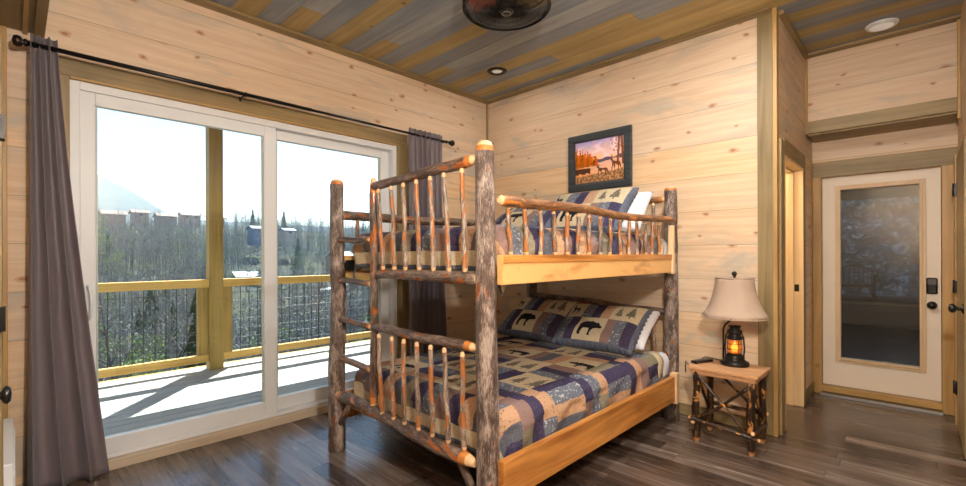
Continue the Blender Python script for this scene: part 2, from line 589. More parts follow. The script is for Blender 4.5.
for k in range(-7, 25):
    y0 = 1.064 + .1685 * k
    y1 = y0 + .1665
    segs = rows.get(k) or [(random.choice([G, B, G2]), random.choice(J[:3])), (random.choice([G, B]), 9)]
    x = XW - T
    xr = XR + T
    for mk, xe in segs:
        xe = min(xe, xr)
        if xe > x:
            cb.box(x, xe - .002, max(y0, YL - T), min(y1, YE + .14), ZC, ZC + .02, M[mk])
        x = xe
cb.box(XW - T, XR + T, YL - T, YE + .14, ZC + .02, ZC + .08, M['ceil_brown'])
struct(cb.build('ceiling', recalc=True), 'ceiling of grey and brown wood boards of mixed lengths')
struct(MB().box(XS - 1.6, XS - T, YB + T, YE + .14, 2.5, 2.56, M['wall']).build('ceiling_side_room'))

# trims -------------------------------------------------------------
n = [0]


def trim(dims, m, bev=.003, label=None):
    n[0] += 1
    o = MB().box(*dims, M[m]).build('trim_%d' % n[0], None, bev)
    struct(o, label)
    return o


trim((XW, XW + .09, YL, YB, ZC - .02, ZC, ), 'trim_y')
trim((XW + .09, XS - .03, YB - .09, YB, ZC - .02, ZC), 'trim_x')
trim((XW, XW + .012, YL, YB, ZC - .075, ZC - .02), 'trim_y', 0) if False else None
trim((XW, XW + .018, YB - .018, YB, 0, ZC - .02), 'trim_z')
trim((XW, XW + .018, YL, YL + .03, 0, 2.55), 'gold_z')
# post board at the recess corner
trim((-.85, -.752, YB - .022, YB, 0, ZC - .02), 'trim_z', label='olive brown corner board beside the nightstand')
trim((-.752, XS + .004, YB - .03, YB + .035, 0, ZC), 'gold_z')
trim((XS, XS + .035, YB + .035, 4.87, ZC - .03, ZC), 'trim_y')
trim((XS, XS + .018, YB + .036, DY0, 0, 2.13), 'trim_z')
trim((XS, XS + .018, DY0, DY1 + .09, DZ, DZ + .12), 'trim_y', label='olive header board over the open doorway')
trim((XS, XS + .018, DY1, DY1 + .09, 0, DZ), 'trim_z')
trim((XS, XS + .018, 4.872, 4.89, 2.36, ZC - .03), 'gold_z')
trim((XS + .018, XR - .018, 4.862, 4.89, 2.36, 2.465), 'trim_x', label='olive beam face across the entry recess')
trim((XS + .018, XR - .018, 4.89, YE, 2.345, 2.375), 'trim_x')
trim((XR - .018, XR, 4.85, 4.89, 2.3, ZC), 'gold_z')
trim((XS, XR, 4.80, 4.888, ZC - .02, ZC), 'trim_x')
# entry door casing
trim((XS + .002, XR, YE - .022, YE, EZ, EZ + .14), 'trim_x', label='olive header board over the white door')
trim((XS + .002, EX0, YE - .022, YE, 0, EZ), 'gold_z')
trim((EX1, XR, YE - .022, YE, 0, EZ), 'gold_z')
# window casing
trim((XW, XW + .022, WY0 - .10, WY1 + .11, WZ1, WZ1 + .105), 'trim_y', label='olive header board over the sliding glass door')
trim((XW, XW + .022, WY0 - .10, WY0, 0, WZ1), 'trim_z')
trim((XW, XW + .022, WY1, WY1 + .11, 0, WZ1), 'trim_z')
trim((XW - .005, XW + .03, WY0, WY1, WZ1 - .013, WZ1 + .0), 'gold_y')
trim((XW - .02, XW + .045, WY0, WY1, 0, .062), 'sill', label='beige wooden sill strip under the sliding door')
# soffit over the left side door
o = MB()
o.box(XW, XR, YL, .10, 2.55, 2.62, M['trim_x'])
o.box(XW, XR, .075, .118, 2.535, ZC - .02, M['trim_x'])
o.box(XW, XR, .03, .05, 2.535, 2.55, M['gold_x'])
struct(o.build('trim_40', bevel=.003), 'brown boxed soffit at the ceiling edge')
struct(bx('baseboard_back', (XW + .02, -.855, YB - .014, YB, 0, .09), M['trim_x'], bevel=.003))
struct(bx('baseboard_recess', (XS, XS + .014, DY1 + .095, YE - .022, 0, .10), M['trim_y'], bevel=.003))

# sliding glass door ---------------------------------------------------
wf = empty('window_1', (XW, WY0, 0))
struct(wf, 'white vinyl two panel sliding glass door onto the deck')
V = M['vinyl']
o = MB()
o.box(XW - .13, XW + .004, WY0, WY0 + .045, .062, WZ1 - .013, V)
o.box(XW - .13, XW + .004, WY1 - .045, WY1, .062, WZ1 - .013, V)
o.box(XW - .13, XW + .004, WY0 + .045, WY1 - .045, WZ1 - .062, WZ1 - .013, V)
o.box(XW - .13, XW + .004, WY0 + .045, WY1 - .045, .062, .085, V)
o.build('window_frame', wf, .003)


def sash(x0, x1, y0, y1, z0, z1, gy0, gy1, gz0, gz1, nm):
    o = MB()
    o.box(x0, x1, y0, gy0, z0, z1, V)
    o.box(x0, x1, gy1, y1, z0, z1, V)
    o.box(x0, x1, gy0, gy1, gz1, z1, V)
    o.box(x0, x1, gy0, gy1, z0, gz0, V)
    s_ = o.build(nm, wf, .004)
    xm = (x0 + x1) / 2
    g = MB().box(xm - .003, xm + .003, gy0, gy1, gz0, gz1, M['glass']).build('glass_pane', s_)
    e = MB()
    for yy in (gy0, gy1 - .012):
        e.box(xm - .008, xm + .008, yy, yy + .012, gz0, gz1, M['glass_edge'])
    e.build('glass_spacer', s_)
    return s_


s1 = sash(XW - .055, XW - .008, WY0 + .045, 1.405, .085, WZ1 - .062, .338, 1.318, .185, 2.213, 'sash')
s2 = sash(XW - .112, XW - .062, 1.365, WY1 - .045, .085, WZ1 - .062, 1.432, 2.388, .185, 2.216, 'sash')
h = MB()
pts = [(XW - .008 + .06 * sin(pi * k / 12), .300 + .012 * sin(pi * k / 12), 1.02 + .10 * cos(pi * k / 12)) for k in range(13)]
h.tube(pts, .009, M['vinyl'], 8, M['vinyl'], M['vinyl'])
h.box(XW - .010, XW - .002, .285, .315, .90, 1.14, M['vinyl'])
h.build('door_handle', s1)

# white entry door ---------------------------------------------------
cream = plain('cream_door_paint', (.76, .67, .56), .45)
mould = wood('pale_moulding', (.55, .38, .21), (.68, .50, .30), 'z', 20, .45)
dr = empty('door_1', ((EX0 + EX1) / 2, YE + .06, 0))
struct(dr, 'cream painted entry door with one tall glass pane')
GX0, GX1, GZ0, GZ1 = -.523, -.003, .345, 1.885
o = MB()
for b_ in ((EX0 + .004, GX0, .085, EZ - .004), (GX1, EX1 - .004, .085, EZ - .004), (GX0, GX1, .085, GZ0), (GX0, GX1, GZ1, EZ - .004)):
    o.box(b_[0], b_[1], YE + .035, YE + .08, b_[2], b_[3], cream)
o.build('door_leaf', dr)
o = MB()
for e, dy in ((.04, .014), (.018, .024)):
    for b_ in ((GX0 - e, GX0, GZ0 - e, GZ1 + e), (GX1, GX1 + e, GZ0 - e, GZ1 + e), (GX0, GX1, GZ0 - e, GZ0), (GX0, GX1, GZ1, GZ1 + e)):
        o.box(b_[0], b_[1], YE + .035 - dy, YE + .036, b_[2], b_[3], mould)
tag(o.build('glass_moulding', dr, .002), 'beige wooden moulding round the pane')
bx('glass_pane', (GX0, GX1, YE + .055, YE + .060, GZ0, GZ1), M['glass'], dr, 0)
o = MB()
o.box(.035, .105, YE + .012, YE + .036, .965, 1.10, M['black'])
k_ = o.build('keypad_lock', dr, .012)
tag(k_, 'black keypad deadbolt')
bx('lock_screen', (.043, .097, YE + .008, YE + .013, 1.045, 1.088), plain('lock_grey', (.06, .06, .065), .3), k_, .002)
o = MB()
R90 = Matrix.Rotation(radians(90), 4, 'X')
mk = Matrix.Translation((.071, YE + .036, .872)) @ R90
o.lathe(0, 0, [(.0, 0), (.032, 0), (.032, .006), (.014, .012), (.012, .03), (.026, .040), (.030, .052), (.022, .066), (0, .070)], M['blackgloss'], 20, mat4=mk)
tag(o.build('door_knob', dr), 'black round knob')
# threshold strips
bx('threshold', (EX0, EX1, YE - .035, YE + .034, .03, .082), M['gold_x'], dr, .003, 'orange brown wooden threshold')
bx('sill_plate', (EX0 - .004, EX1 + .004, YE - .075, YE - .036, 0, .018), plain('grey_threshold', (.33, .32, .30), .4, .5), dr, .002, 'grey metal strip on the floor')

# right side door leaf in the right wall
dr = empty('door_2', (XR, 4.5, 0))
struct(dr, 'olive wooden door at the right edge with black hinges')
bx('door_leaf', (XR - .022, XR - .001, 4.10, 4.93, .02, 2.02), M['trim_z'], dr, .003)
bx('door_casing', (XR - .03, XR - .001, 4.94, 5.03, 0, 2.05), M['gold_z'], dr, .003)
for z in (.29, 1.05, 1.78):
    o = MB().box(XR - .034, XR - .022, 4.88, 4.945, z - .045, z + .045, M['black'])
    o.tube([(XR - .036, 4.937, z - .048), (XR - .036, 4.937, z + .048)], .007, M['black'], 8, M['black'], M['black'])
    o.build('hinge', dr)
o = MB()
mk = Matrix.Translation((XR - .022, 4.17, .95)) @ Matrix.Rotation(radians(-90), 4, 'Y')
prof = [(.0, 0), (.032, 0), (.032, .006), (.014, .012), (.012, .03), (.026, .040), (.030, .052), (.022, .066), (0, .070)]
o.lathe(0, 0, prof, M['blackgloss'], 20, mat4=mk)
o.build('door_knob', dr)

# left door, seen edge on at the left border
dr = empty('door_3', (-2.2, YL, 0))
struct(dr, 'golden brown wooden door seen edge on at the left border')
bx('door_leaf', (-2.45, -1.62, YL + .001, YL + .018, .02, 2.05), M['gold_z'], dr, .003)
bx('door_casing', (-2.55, -2.46, YL + .001, YL + .026, 0, 2.12), M['trim_z'], dr, .003)
for z in (.29, 1.07, 1.78):
    o = MB().box(-2.49, -2.42, YL + .018, YL + .034, z - .045, z + .045, M['black'])
    o.build('hinge', dr)
o = MB()
mk = Matrix.Translation((-1.69, YL + .018, .945)) @ Matrix.Rotation(radians(-90), 4, 'X')
o.lathe(0, 0, [(r * .8, z * .5) for r, z in prof], M['blackgloss'], 20, mat4=mk)
o.build('door_knob', dr)

# wall heater, white, low beside the left curtain
h = empty('wall_heater', (-2.9, YL + .03, .02))
tag(h, 'narrow white wall heater low beside the long curtain', 'heater')
bx('heater_body', (-3.38, -2.62, YL + .001, YL + .052, .04, .47), M['vinyl'], h, .006)
o = MB()
for k in range(6):
    o.box(-3.34, -2.66, YL + .052, YL + .057, .10 + k * .06, .12 + k * .06, M['vinyl'])
o.build('heater_grille', h)

# bathroom side room beyond the open doorway
cr = wood('cream_wood', (.62, .45, .24), (.80, .62, .36), 'z', 14, .5)
w = MB()
w.box(XS - 1.6, XS - T, YB + T, YB + T + .05, 0, 2.5, cr)
w.box(XS - 1.65, XS - 1.6, YB + T, YE + .14, 0, 2.5, cr)
w.box(XS - 1.6, XS - T, YE + .09, YE + .14, 0, 2.5, cr)
struct(w.build('wall_side_room'))
w = MB()
w.box(XS - T, XS + .019, DY0 - .001, DY0 + .022, 0, DZ, cr)
w.box(XS - T, XS + .019, DY1 - .022, DY1 + .001, 0, DZ, cr)
w.box(XS - T, XS + .019, DY0 + .022, DY1 - .022, DZ - .022, DZ, cr)
w.box(XS - .09, XS - .05, DY1 - .036, DY1 - .022, 0, DZ - .022, cr)
w.box(XS - .09, XS - .05, DY0 + .022, DY0 + .036, 0, DZ - .022, cr)
w.box(XS - .09, XS - .05, DY0 + .036, DY1 - .036, DZ - .036, DZ - .022, cr)
struct(w.build('trim_41', bevel=.002), 'pale door jamb in the open doorway')
dl = empty('door_4', (XS - T - .01, DY1 - .02, 0))
struct(dl, 'cream interior door swung open into the lit side room')
bx('door_leaf', (XS - .86, XS - T - .012, DY1 + .0, DY1 + .035, .02, DZ - .03), cr, dl, .003)
bx('strike_plate', (XS - .045, XS - .012, DY1 - .024, DY1 - .0215, .98, 1.04), M['black'], dl, 0)

# ================================================================== CURTAINS AND ROD
XRD = -3.44
ZR = 2.446
rod = empty('curtain_rod', (XRD, 1.6, ZR))
tag(rod, 'black metal curtain rod above the sliding glass door', 'curtain rod')
o = MB()
o.tube([(XRD, .05, ZR), (XRD, 1.62, ZR)], .0135, M['black'], 12, M['black'], M['black'])
o.tube([(XRD, 1.62, ZR), (XRD, 3.07, ZR)], .0105, M['black'], 12, M['black'], M['black'])
o.build('rod_tube', rod)
for y, sgn in ((.05, -1), (3.07, 1)):
    o = MB()
    mk = Matrix.Translation((XRD, y, ZR)) @ Matrix.Rotation(radians(-90 * sgn), 4, 'X')
    o.lathe(0, 0, [(0, 0), (.014, 0), (.020, .008), (.020, .014), (.013, .018), (.027, .028), (.031, .042), (.024, .056), (0, .062)], M['bronze'], 20, mat4=mk)
    o.build('finial', rod)
for y in (.075, 1.14, 3.03):
    o = MB()
    o.box(XW + .0, XW + .022 + (.006 if .12 < y < 2.6 else 0), y - .007, y + .007, ZR - .02, ZR + .012, M['black'])
    o.tube([(XW + .015, y, ZR), (XRD - .016, y, ZR)], .005, M['black'], 8, M['black'], M['black'])
    b_ = o.build('bracket', rod)
    MB().torus((XRD, y, ZR), .016, .003, M['black'], 20, 6, Matrix.Rotation(radians(90), 4, 'X')).build('bracket_ring', b_)


def curtain(y0t, y1t, y0b, y1b, folds, amp, label, seed, x0=XRD, nz=50, zt=2.50, flare=1.6):
    ny = folds * 14
    o = MB()
    rows_ = []
    for i in range(nz + 1):
        f_ = i / nz
        z = zt - f_ * (zt - .015)
        g = f_ ** flare
        a, b_ = y0t + (y0b - y0t) * g, y1t + (y1b - y1t) * g
        A = amp * (.75 + .7 * f_)
        if f_ < .05:
            A *= .8
        r = []
        for j in range(ny + 1):
            t = j / ny
            ph = t * folds * 2 * pi + .7 * sin(f_ * 3 + seed) + .5 * noise.noise(Vector((t * 3, f_ * 2.2, seed)))
            x = x0 + A * sin(ph) * (.72 + .28 * sin(seed + t * 9)) + .012 * noise.noise(Vector((t * 6, f_ * 9, seed + 4)))
            x = max(x, XW + .035)
            y = a + (b_ - a) * t + .25 * (b_ - a) / folds * cos(ph) * .6
            y = max(y, YL + .015)
            r.append(o.bm.verts.new((x, y, z)))
        rows_.append(r)
    for i in range(nz):
        for j in range(ny):
            o.face([rows_[i][j], rows_[i][j + 1], rows_[i + 1][j + 1], rows_[i + 1][j]], M['curtain'], True)
    c = o.build('curtain', None, 0, (x0, (y0t + y1t) / 2, zt), solid=.003)
    tag(c, label, 'curtain')
    return c


curtain(.055, .160, .02, .37, 3, .038, 'long mauve grey curtain gathered at the wall end of the rod, flaring to the floor', 1.3, flare=1.25)
curtain(2.56, 2.975, 2.56, 3.03, 7, .034, 'mauve grey curtain hanging behind the bunk bed near the corner', 4.1)

# ================================================================== BUNK BED
NX, FX, FY, HY = -1.42, -2.82, 1.50, 3.62
bed = empty('bunk_bed', ((NX + FX) / 2, (FY + HY) / 2, 0))
tag(bed, 'rustic hickory log bunk bed with bark covered posts', 'bunk bed')
BP, BR, BS, BB = M['bark_post'], M['bark_rail'], M['bark_spindle'], M['bark_brown']


def log(nm, *a, **k):
    es_ = []
    b_ = MB().log(*a, ends=es_, **k).build(nm, bed)
    for e_ in es_:
        e_.build('peeled_end', b_)['label'] = 'pale cut end of bare wood'
    return b_


log('post', (NX - .005, FY, 0), (NX - .018, FY, 1.825), .056, .043, BP, seed=1, seg=20, bend=.008, lump=.10, endB='dome', elen=.05)
log('post', (FX, FY, 0), (FX + .01, FY, 1.81), .058, .042, BP, seed=2, seg=18, bend=.02, lump=.12, endB='dome')
log('post', (NX, HY, 0), (NX - .005, HY, 1.84), .058, .048, BP, seed=3, seg=18, bend=.01, lump=.10, endB='dome')
log('post', (FX, HY, 0), (FX, HY, 1.83), .056, .048, BP, seed=4, seg=16, bend=.01, lump=.10, endB='dome')
log('ladder_post', (-2.367, FY - .005, .36), (-2.355, FY - .005, 1.765), .024, .024, BR, seed=5, bend=.012, endA='taper', endB='dome', elen=.09)
for k, z in enumerate((1.40, 1.134, .874, .614)):
    log('ladder_rung', (FX + .03, FY - .005, z + .006), (-2.38, FY - .005, z - .006), .019, .020, BR, seed=10 + k, bend=.01, endB='taper', endA='taper', elen=.03)
SPX = [-2.255, -2.133, -2.025, -1.906, -1.791, -1.678, -1.556]
log('guard_rail', (-2.34, FY - .01, 1.712), (NX - .05, FY - .01, 1.748), .025, .029, BR, seed=15, bend=.02, endB='taper', elen=.07)
log('guard_rail', (-2.35, FY - .01, 1.190), (NX - .05, FY - .01, 1.192), .027, .031, BR, seed=16, bend=.008, endA='taper', elen=.05)
log('guard_rail', (-2.34, FY - .01, .874), (NX - .05, FY - .01, .868), .024, .027, BR, seed=17, bend=.012, endB='taper', elen=.08)
log('foot_rail', (FX + .03, FY - .02, .382), (NX - .06, FY - .02, .335), .034, .036, BR, seed=18, bend=.02, endB='taper', endA='taper', elen=.09)
for k, x in enumerate(SPX):
    dx = random.uniform(-.008, .008)
    log('spindle', (x - dx, FY - .012, 1.215), (x + dx, FY - .035, 1.685 + (x + 2.3) * .035), .0135, .0118, BS, seed=20 + k, bend=.010, seg=10, lump=.08, endB='tip', endA='tip', elen=.022)
    log('spindle', (x - dx, FY - .022, .372), (x + dx, FY - .035, .845), .0138, .0125, BS, seed=30 + k, bend=.010, seg=10, lump=.08, endB='tip', endA='tip', elen=.022)
log('brace', (-2.63, FY - .01, .345), (-2.79, FY, .17), .020, .020, BR, seed=40, bend=.004)
log('brace', (-1.63, FY + .01, .31), (-1.46, FY + .02, .06), .021, .020, BR, seed=41, bend=.004)
# near long side: guard rail, spindles, boards
log('side_guard_rail', (-1.365, FY + .015, 1.548), (-1.365, HY - .10, 1.562), .026, .023, BB, seed=42, bend=.022, endA='dome', elen=.03)
SPY = [1.611, 1.731, 1.852, 1.974, 2.095, 2.206, 2.323, 2.449, 2.571, 2.701, 2.825, 2.943, 3.070, 3.185, 3.305]
for k, y in enumerate(SPY):
    dy = random.uniform(-.010, .010)
    log('spindle', (-1.385, y - dy, 1.295), (-1.385, y + dy, 1.535), .0125, .0115, BS, seed=50 + k, bend=.010, seg=10, lump=.08, endB='tip', endA='tip', elen=.02)


def board(nm, dims, m, **k):
    return bx(nm, dims, m, bed, .004, **k)


board('board_lip', (-1.340, -1.333, FY + .014, HY - .205, 1.262, 1.3005), M['board_orange'], label='darker orange strip along the top of the board')
for x0, x1 in ((-1.375, -1.338), (FX - .045, FX - .008)):
    board('upper_side_board', (x0, x1, FY + .012 if x0 > -2 else FY + .05, HY - .20, 1.165, 1.300), M['board_pale'], label='pale honey side board')
    board('lower_side_board', (x0, x1, FY + .012 if x0 > -2 else FY + .05, HY - .12, .185, .372), M['board_orange'], label='orange brown side board')
board('cleat', (-1.372, -1.325, HY - .205, HY - .165, 1.155, 1.315), M['block'], label='pale wooden cleat')
board('cleat', (-1.378, -1.34, HY - .17, HY - .135, 1.315, 1.52), M['block'], label='pale wooden cleat')
board('cleat', (-1.378, -1.325, HY - .145, HY - .085, .165, .395), M['block'], label='pale wooden cleat')
# far long side
log('side_guard_rail', (FX, FY + .05, 1.575), (FX, HY - .05, 1.57), .032, .030, BR, seed=70, bend=.014)
for k in range(12):
    y = FY + .16 + k * .165
    log('spindle', (FX, y, 1.30), (FX, y, 1.555), .015, .014, BR, seed=75 + k, bend=.01, seg=8)
# headboards, upper and lower
log('headboard_rail', (FX + .03, HY, 1.735), (NX - .03, HY, 1.742), .029, .027, BB, seed=90, bend=.018, endB='taper', elen=.06)
log('headboard_rail', (FX + .03, HY, .895), (NX - .03, HY, .838), .032, .028, BR, seed=91, bend=.02)
for zz in (1.24, .34):
    log('headboard_rail', (FX + .03, HY, zz), (NX - .03, HY, zz), .032, .032, BR, seed=92 + zz, bend=.01)
for k in range(9):
    x = -2.64 + k * .1365
    log('spindle', (x, HY - .03, 1.27), (x, HY - .037, 1.715), .016, .015, BS, seed=100 + k, bend=.012, seg=8, endB='tip', elen=.02)
    log('spindle', (x, HY - .03, .37), (x, HY - .037, .862 - (x + 2.64) * .042), .016, .015, BS, seed=120 + k, bend=.012, seg=8, endB='tip', elen=.02)
# slatted base under each mattress
for z in (1.165, .255):
    o = MB()
    for k in range(14):
        y = FY + .09 + k * .145
        o.box(FX - .004, -1.378, y, y + .09, z, z + .02, M['slat_wood'])
    o.build('slat_base', bed, .002)
o = MB().box(FX + .045, FX + .06, FY + .04, FY + .10, 1.20, 1.27, M['black'])
o.box(FX + .002, FX + .045, FY + .052, FY + .09, 1.215, 1.255, M['black'])
o.build('steel_bracket', bed, .002)


# ------------------------------------------------------------------ bedding
def pip(poly, x, y):
    c = False
    j = len(poly) - 1
    for i in range(len(poly)):
        xi, yi = poly[i]
        xj, yj = poly[j]
        if (yi > y) != (yj > y) and x < (xj - xi) * (y - yi) / (yj - yi) + xi:
            c = not c
        j = i
    return c


BEAR = [(.02, .55), (.05, .42), (.04, .25), (.06, .08), (.10, .0), (.19, 0), (.20, .05), (.17, .10), (.22, .28), (.27, .34), (.48, .33), (.52, .25), (.50, .10),
        (.50, 0), (.61, 0), (.63, .05), (.59, .09), (.62, .24), (.66, .34), (.74, .36), (.80, .40), (.88, .38), (.97, .42), (1., .48), (.95, .55), (.86, .60), (.84, .67),
        (.79, .70), (.74, .66), (.64, .70), (.52, .76), (.38, .72), (.22, .74), (.10, .68)]
DEER = [(.30, .50), (.24, .38), (.20, .18), (.16, 0), (.21, 0), (.27, .20), (.33, .34), (.36, .20), (.36, 0), (.41, 0), (.42, .22), (.46, .36), (.62, .38), (.64, .20), (.64, 0), (.69, 0),
        (.70, .22), (.76, .36), (.82, .20), (.86, .02), (.90, .02), (.88, .24), (.84, .42), (.86, .52), (.92, .62), (.97, .66), (.98, .70), (.92, .72), (.90, .84), (.95, .98), (.90, .92), (.86, .80),
        (.82, .94), (.80, .80), (.82, .70), (.74, .58), (.60, .54), (.42, .55)]
PINE = [(.44, 0), (.56, 0), (.56, .14), (.92, .12), (.78, .26), (.86, .30), (.70, .42), (.78, .47), (.64, .60), (.70, .66), (.58, .78), (.5, 1.), (.42, .78), (.30, .66), (.36, .60), (.22, .47),
        (.30, .42), (.14, .30), (.22, .26), (.08, .12), (.44, .14)]


def fig(poly, x, y, x0, y0, wd, ht, flip=False):
    u_ = (x - x0) / wd
    v_ = (y - y0) / ht
    if not (0 <= u_ <= 1 and 0 <= v_ <= 1):
        return False
    return pip(poly, 1 - u_ if flip else u_, v_)


def sham(u_, v_):
    """pillow face pattern, u 0..1 across, v 0..1 up (front view)"""
    if u_ < .03 or u_ > .97 or v_ < .04 or v_ > .965:
        return 'edge'
    if v_ > .52:
        if u_ < .27:
            return 'bluink' if fig(DEER, u_, v_, .07, .58, .17, .34, True) else 'cream'
        if u_ < .40:
            return 'blue'
        if u_ < .52:
            return 'navy'
        if u_ < .63:
            return 'tan'
        if fig(PINE, u_, v_, .66, .60, .12, .26) or fig(PINE, u_, v_, .78, .60, .15, .33):
            return 'pine'
        return 'cream'
    if u_ < .17:
        return 'blue'
    if u_ < .28:
        return 'navy'
    if u_ < .63:
        return 'ink' if fig(BEAR, u_, v_, .31, .12, .29, .42) else 'cream'
    if u_ < .74:
        return 'mauve'
    if u_ < .86:
        return 'blue'
    return 'navy'


def pillow(nm, cx, yb, zb, tilt, wd, ht, th, pattern, label, group, roll=0., yaw=0., n_=(120, 84)):
    """pillow standing on its lower edge at (cx, yb, zb), leaning back by tilt degrees from the horizontal"""
    nx, ny = n_ if pattern else (32, 24)
    mt = Matrix.Translation((cx, yb, zb)) @ Matrix.Rotation(radians(yaw), 4, 'Z') @ Matrix.Rotation(radians(roll), 4, 'Y') @ Matrix.Rotation(radians(tilt), 4, 'X')
    o = MB()
    grids = []
    for side in (1, -1):
        g = []
        for j in range(ny + 1):
            r = []
            for i in range(nx + 1):
                u_, v_ = i / nx, j / ny
                a, b_ = 2 * u_ - 1, 2 * v_ - 1
                e = max(0, (1 - a ** 4)) * max(0, (1 - b_ ** 4))
                k = .018 if pattern else .0
                sx = 1 - .035 * (1 - abs(b_)) * abs(a) ** 3 * 0 - .05 * (b_ * b_) * 0
                x = a * wd / 2 * (1 - .04 * (1 - b_ * b_)) + .004 * sin(v_ * 70) * (abs(a) > .97)
                y = v_ * ht + (.03 * (1 - a * a)) * (-b_) * .6 + .004 * sin(u_ * 90) * (abs(b_) > .96)
                z = side * (th / 2 * e ** .42) + .010 * noise.noise(Vector((u_ * 5, v_ * 5, cx * 3 + side))) * e
                r.append(Vector((x, y, z)))
            g.append(r)
        grids.append(g)
    tv = []
    for si, g in enumerate(grids):
        rows_ = []
        for j in range(ny + 1):
            r = []
            for i in range(nx + 1):
                if si == 1 and (i in (0, nx) or j in (0, ny)):
                    r.append(tv[0][j][i])
                else:
                    r.append(o.bm.verts.new(mt @ g[j][i]))
            rows_.append(r)
        tv.append(rows_)
    for si, rows_ in enumerate(tv):
        for j in range(ny):
            for i in range(nx):
                if pattern:
                    m = Q[sham((i + .5) / nx, (j + .5) / ny)] if si == 0 else Q['slate']
                else:
                    m = M['white_linen']
                q = [rows_[j][i], rows_[j][i + 1], rows_[j + 1][i + 1], rows_[j + 1][i]]
                o.face(q if si == 0 else q[::-1], m, True)
    p = o.build(nm, None, 0, (cx, yb, zb), recalc=False)
    tag(p, label, 'pillow', group)
    return p


def quilt_pat(u_, v_, W_, L_, drop, upper=False):
    """u across (-W/2-drop .. W/2+drop), v along from the foot end (-drop .. L)"""
    hw = W_ / 2
    if v_ < -.165:
        return 'slate'
    if v_ < -.085:
        return 'cream'
    if abs(u_) > hw + drop - .03:
        return 'cream'
    # outer borders: pieced strips
    if abs(u_) > hw - .16:
        e_ = abs(u_) - hw + .16
        k = int((v_ + 1) / .285)
        kk = k + (3 if u_ > 0 else 0)
        seq = ['navy', 'tan', 'mauve', 'blue', 'olive', 'navy', 'blue', 'tan', 'slate', 'cream', 'mauve']
        if upper:
            return ['navy', 'tan', 'mauve', 'blue', 'olive', 'navy', 'slate', 'tan', 'mauve'][int((v_ + 1) / .088) % 9]
        if kk % 2:
            return seq[(kk * 3 + int(((v_ + 1) / .095) % 3)) % 11 if e_ < .24 else (kk * 5 + 2 + int((v_ + 1) / .095)) % 9]
        return seq[(kk * 4 + int(e_ / .09)) % 9]
    if v_ < .12:
        k = int((u_ + 2) / .10)
        return ['blue', 'mauve', 'navy', 'tan', 'slate', 'olive', 'navy'][k % 7]
    # blocks
    bs = .28
    iu = int((u_ + hw - .14) / bs)
    iv = int((v_ - .12) / bs)
    fu = ((u_ + hw - .14) / bs) % 1
    fv = ((v_ - .12) / bs) % 1
    if (iu + iv) % 2 == 0:
        k = (iu * 3 + iv * 2 + iu * iv) % 4
        if k == 0 and fig(BEAR, fu, fv, .14, .2, .74, .62, iu % 2):
            return 'ink'
        if k == 1 and fig(DEER, fu, fv, .15, .12, .72, .76, iv % 2):
            return 'bluink'
        if k == 2 and (fig(PINE, fu, fv, .10, .15, .36, .6) or fig(PINE, fu, fv, .48, .15, .42, .75)):
            return 'pine'
        if k == 3 and fig(BEAR, fu, fv, .12, .2, .76, .62, iv % 2):
            return 'brown'
        return 'cream'
    t = fv if (iu % 2) else fu
    s3 = [['blue', 'navy', 'mauve'], ['olive', 'blue', 'navy'], ['tan', 'navy', 'blue'], ['mauve', 'slate', 'tan']][(iu * 2 + iv) % 4]
    return s3[min(2, int(t * 3))]


def soft_box(o, x0, x1, y0, y1, zt, dropx, dropy, rad, patf, cell=.0125, y1open=True, puff=.006, seed=0, dropxl=None):
    """cloth laid over a mattress: flat top, rounded edges, hanging sides (drop) and foot end"""
    W_ = x1 - x0
    L_ = y1 - y0
    cx = (x0 + x1) / 2
    nx = int((W_ + 2 * dropx) / cell)
    ny = int((L_ + dropy) / cell)
    arc = rad * pi / 2
    g = []

    def fold(d):
        """arc distance past the flat part -> (outward, down)"""
        if d <= 0:
            return 0., 0.
        if d < arc:
            a = d / rad
            return rad * sin(a), rad * (1 - cos(a))
        return rad, rad + (d - arc)
    for j in range(ny + 1):
        r = []
        v_ = -dropy + (L_ + dropy) * j / ny
        for i in range(nx + 1):
            u_ = -W_ / 2 - dropx + (W_ + 2 * dropx) * i / nx
            du = max(0, abs(u_) - (W_ / 2 - rad))
            dv = max(0, -(v_ - rad))
            d = hypot(du, dv) if du > 0 and dv > 0 else max(du, dv)
            ou, dn = fold(d)
            if d > 0:
                nu, nv = du / d, dv / d
            else:
                nu = nv = 0
            x = (min(abs(u_), W_ / 2 - rad) + ou * nu) * (1 if u_ > 0 else -1)
            y = max(v_, rad) - ou * nv
            n1 = noise.noise(Vector((u_ * 6, v_ * 6, seed))) + .6 * noise.noise(Vector((u_ * 17, v_ * 17, seed)))
            z = zt - dn + puff * n1 - .02 * (abs(u_) / (W_ / 2)) ** 4 * (d == 0)
            if dn > rad:
                w_ = .008 * sin(v_ * 22 + u_ * 22 + seed) + puff * n1
                x += w_ * nu * (1 if u_ > 0 else -1)
                y -= w_ * nv
            r.append(o.bm.verts.new((cx + x, y0 + y, z)))
        g.append(r)
    for j in range(ny):
        v_ = -dropy + (L_ + dropy) * (j + .5) / ny
        for i in range(nx):
            u_ = -W_ / 2 - dropx + (W_ + 2 * dropx) * (i + .5) / nx
            o.face([g[j][i], g[j][i + 1], g[j + 1][i + 1], g[j + 1][i]], patf(u_, v_, W_, L_, dropx), True)


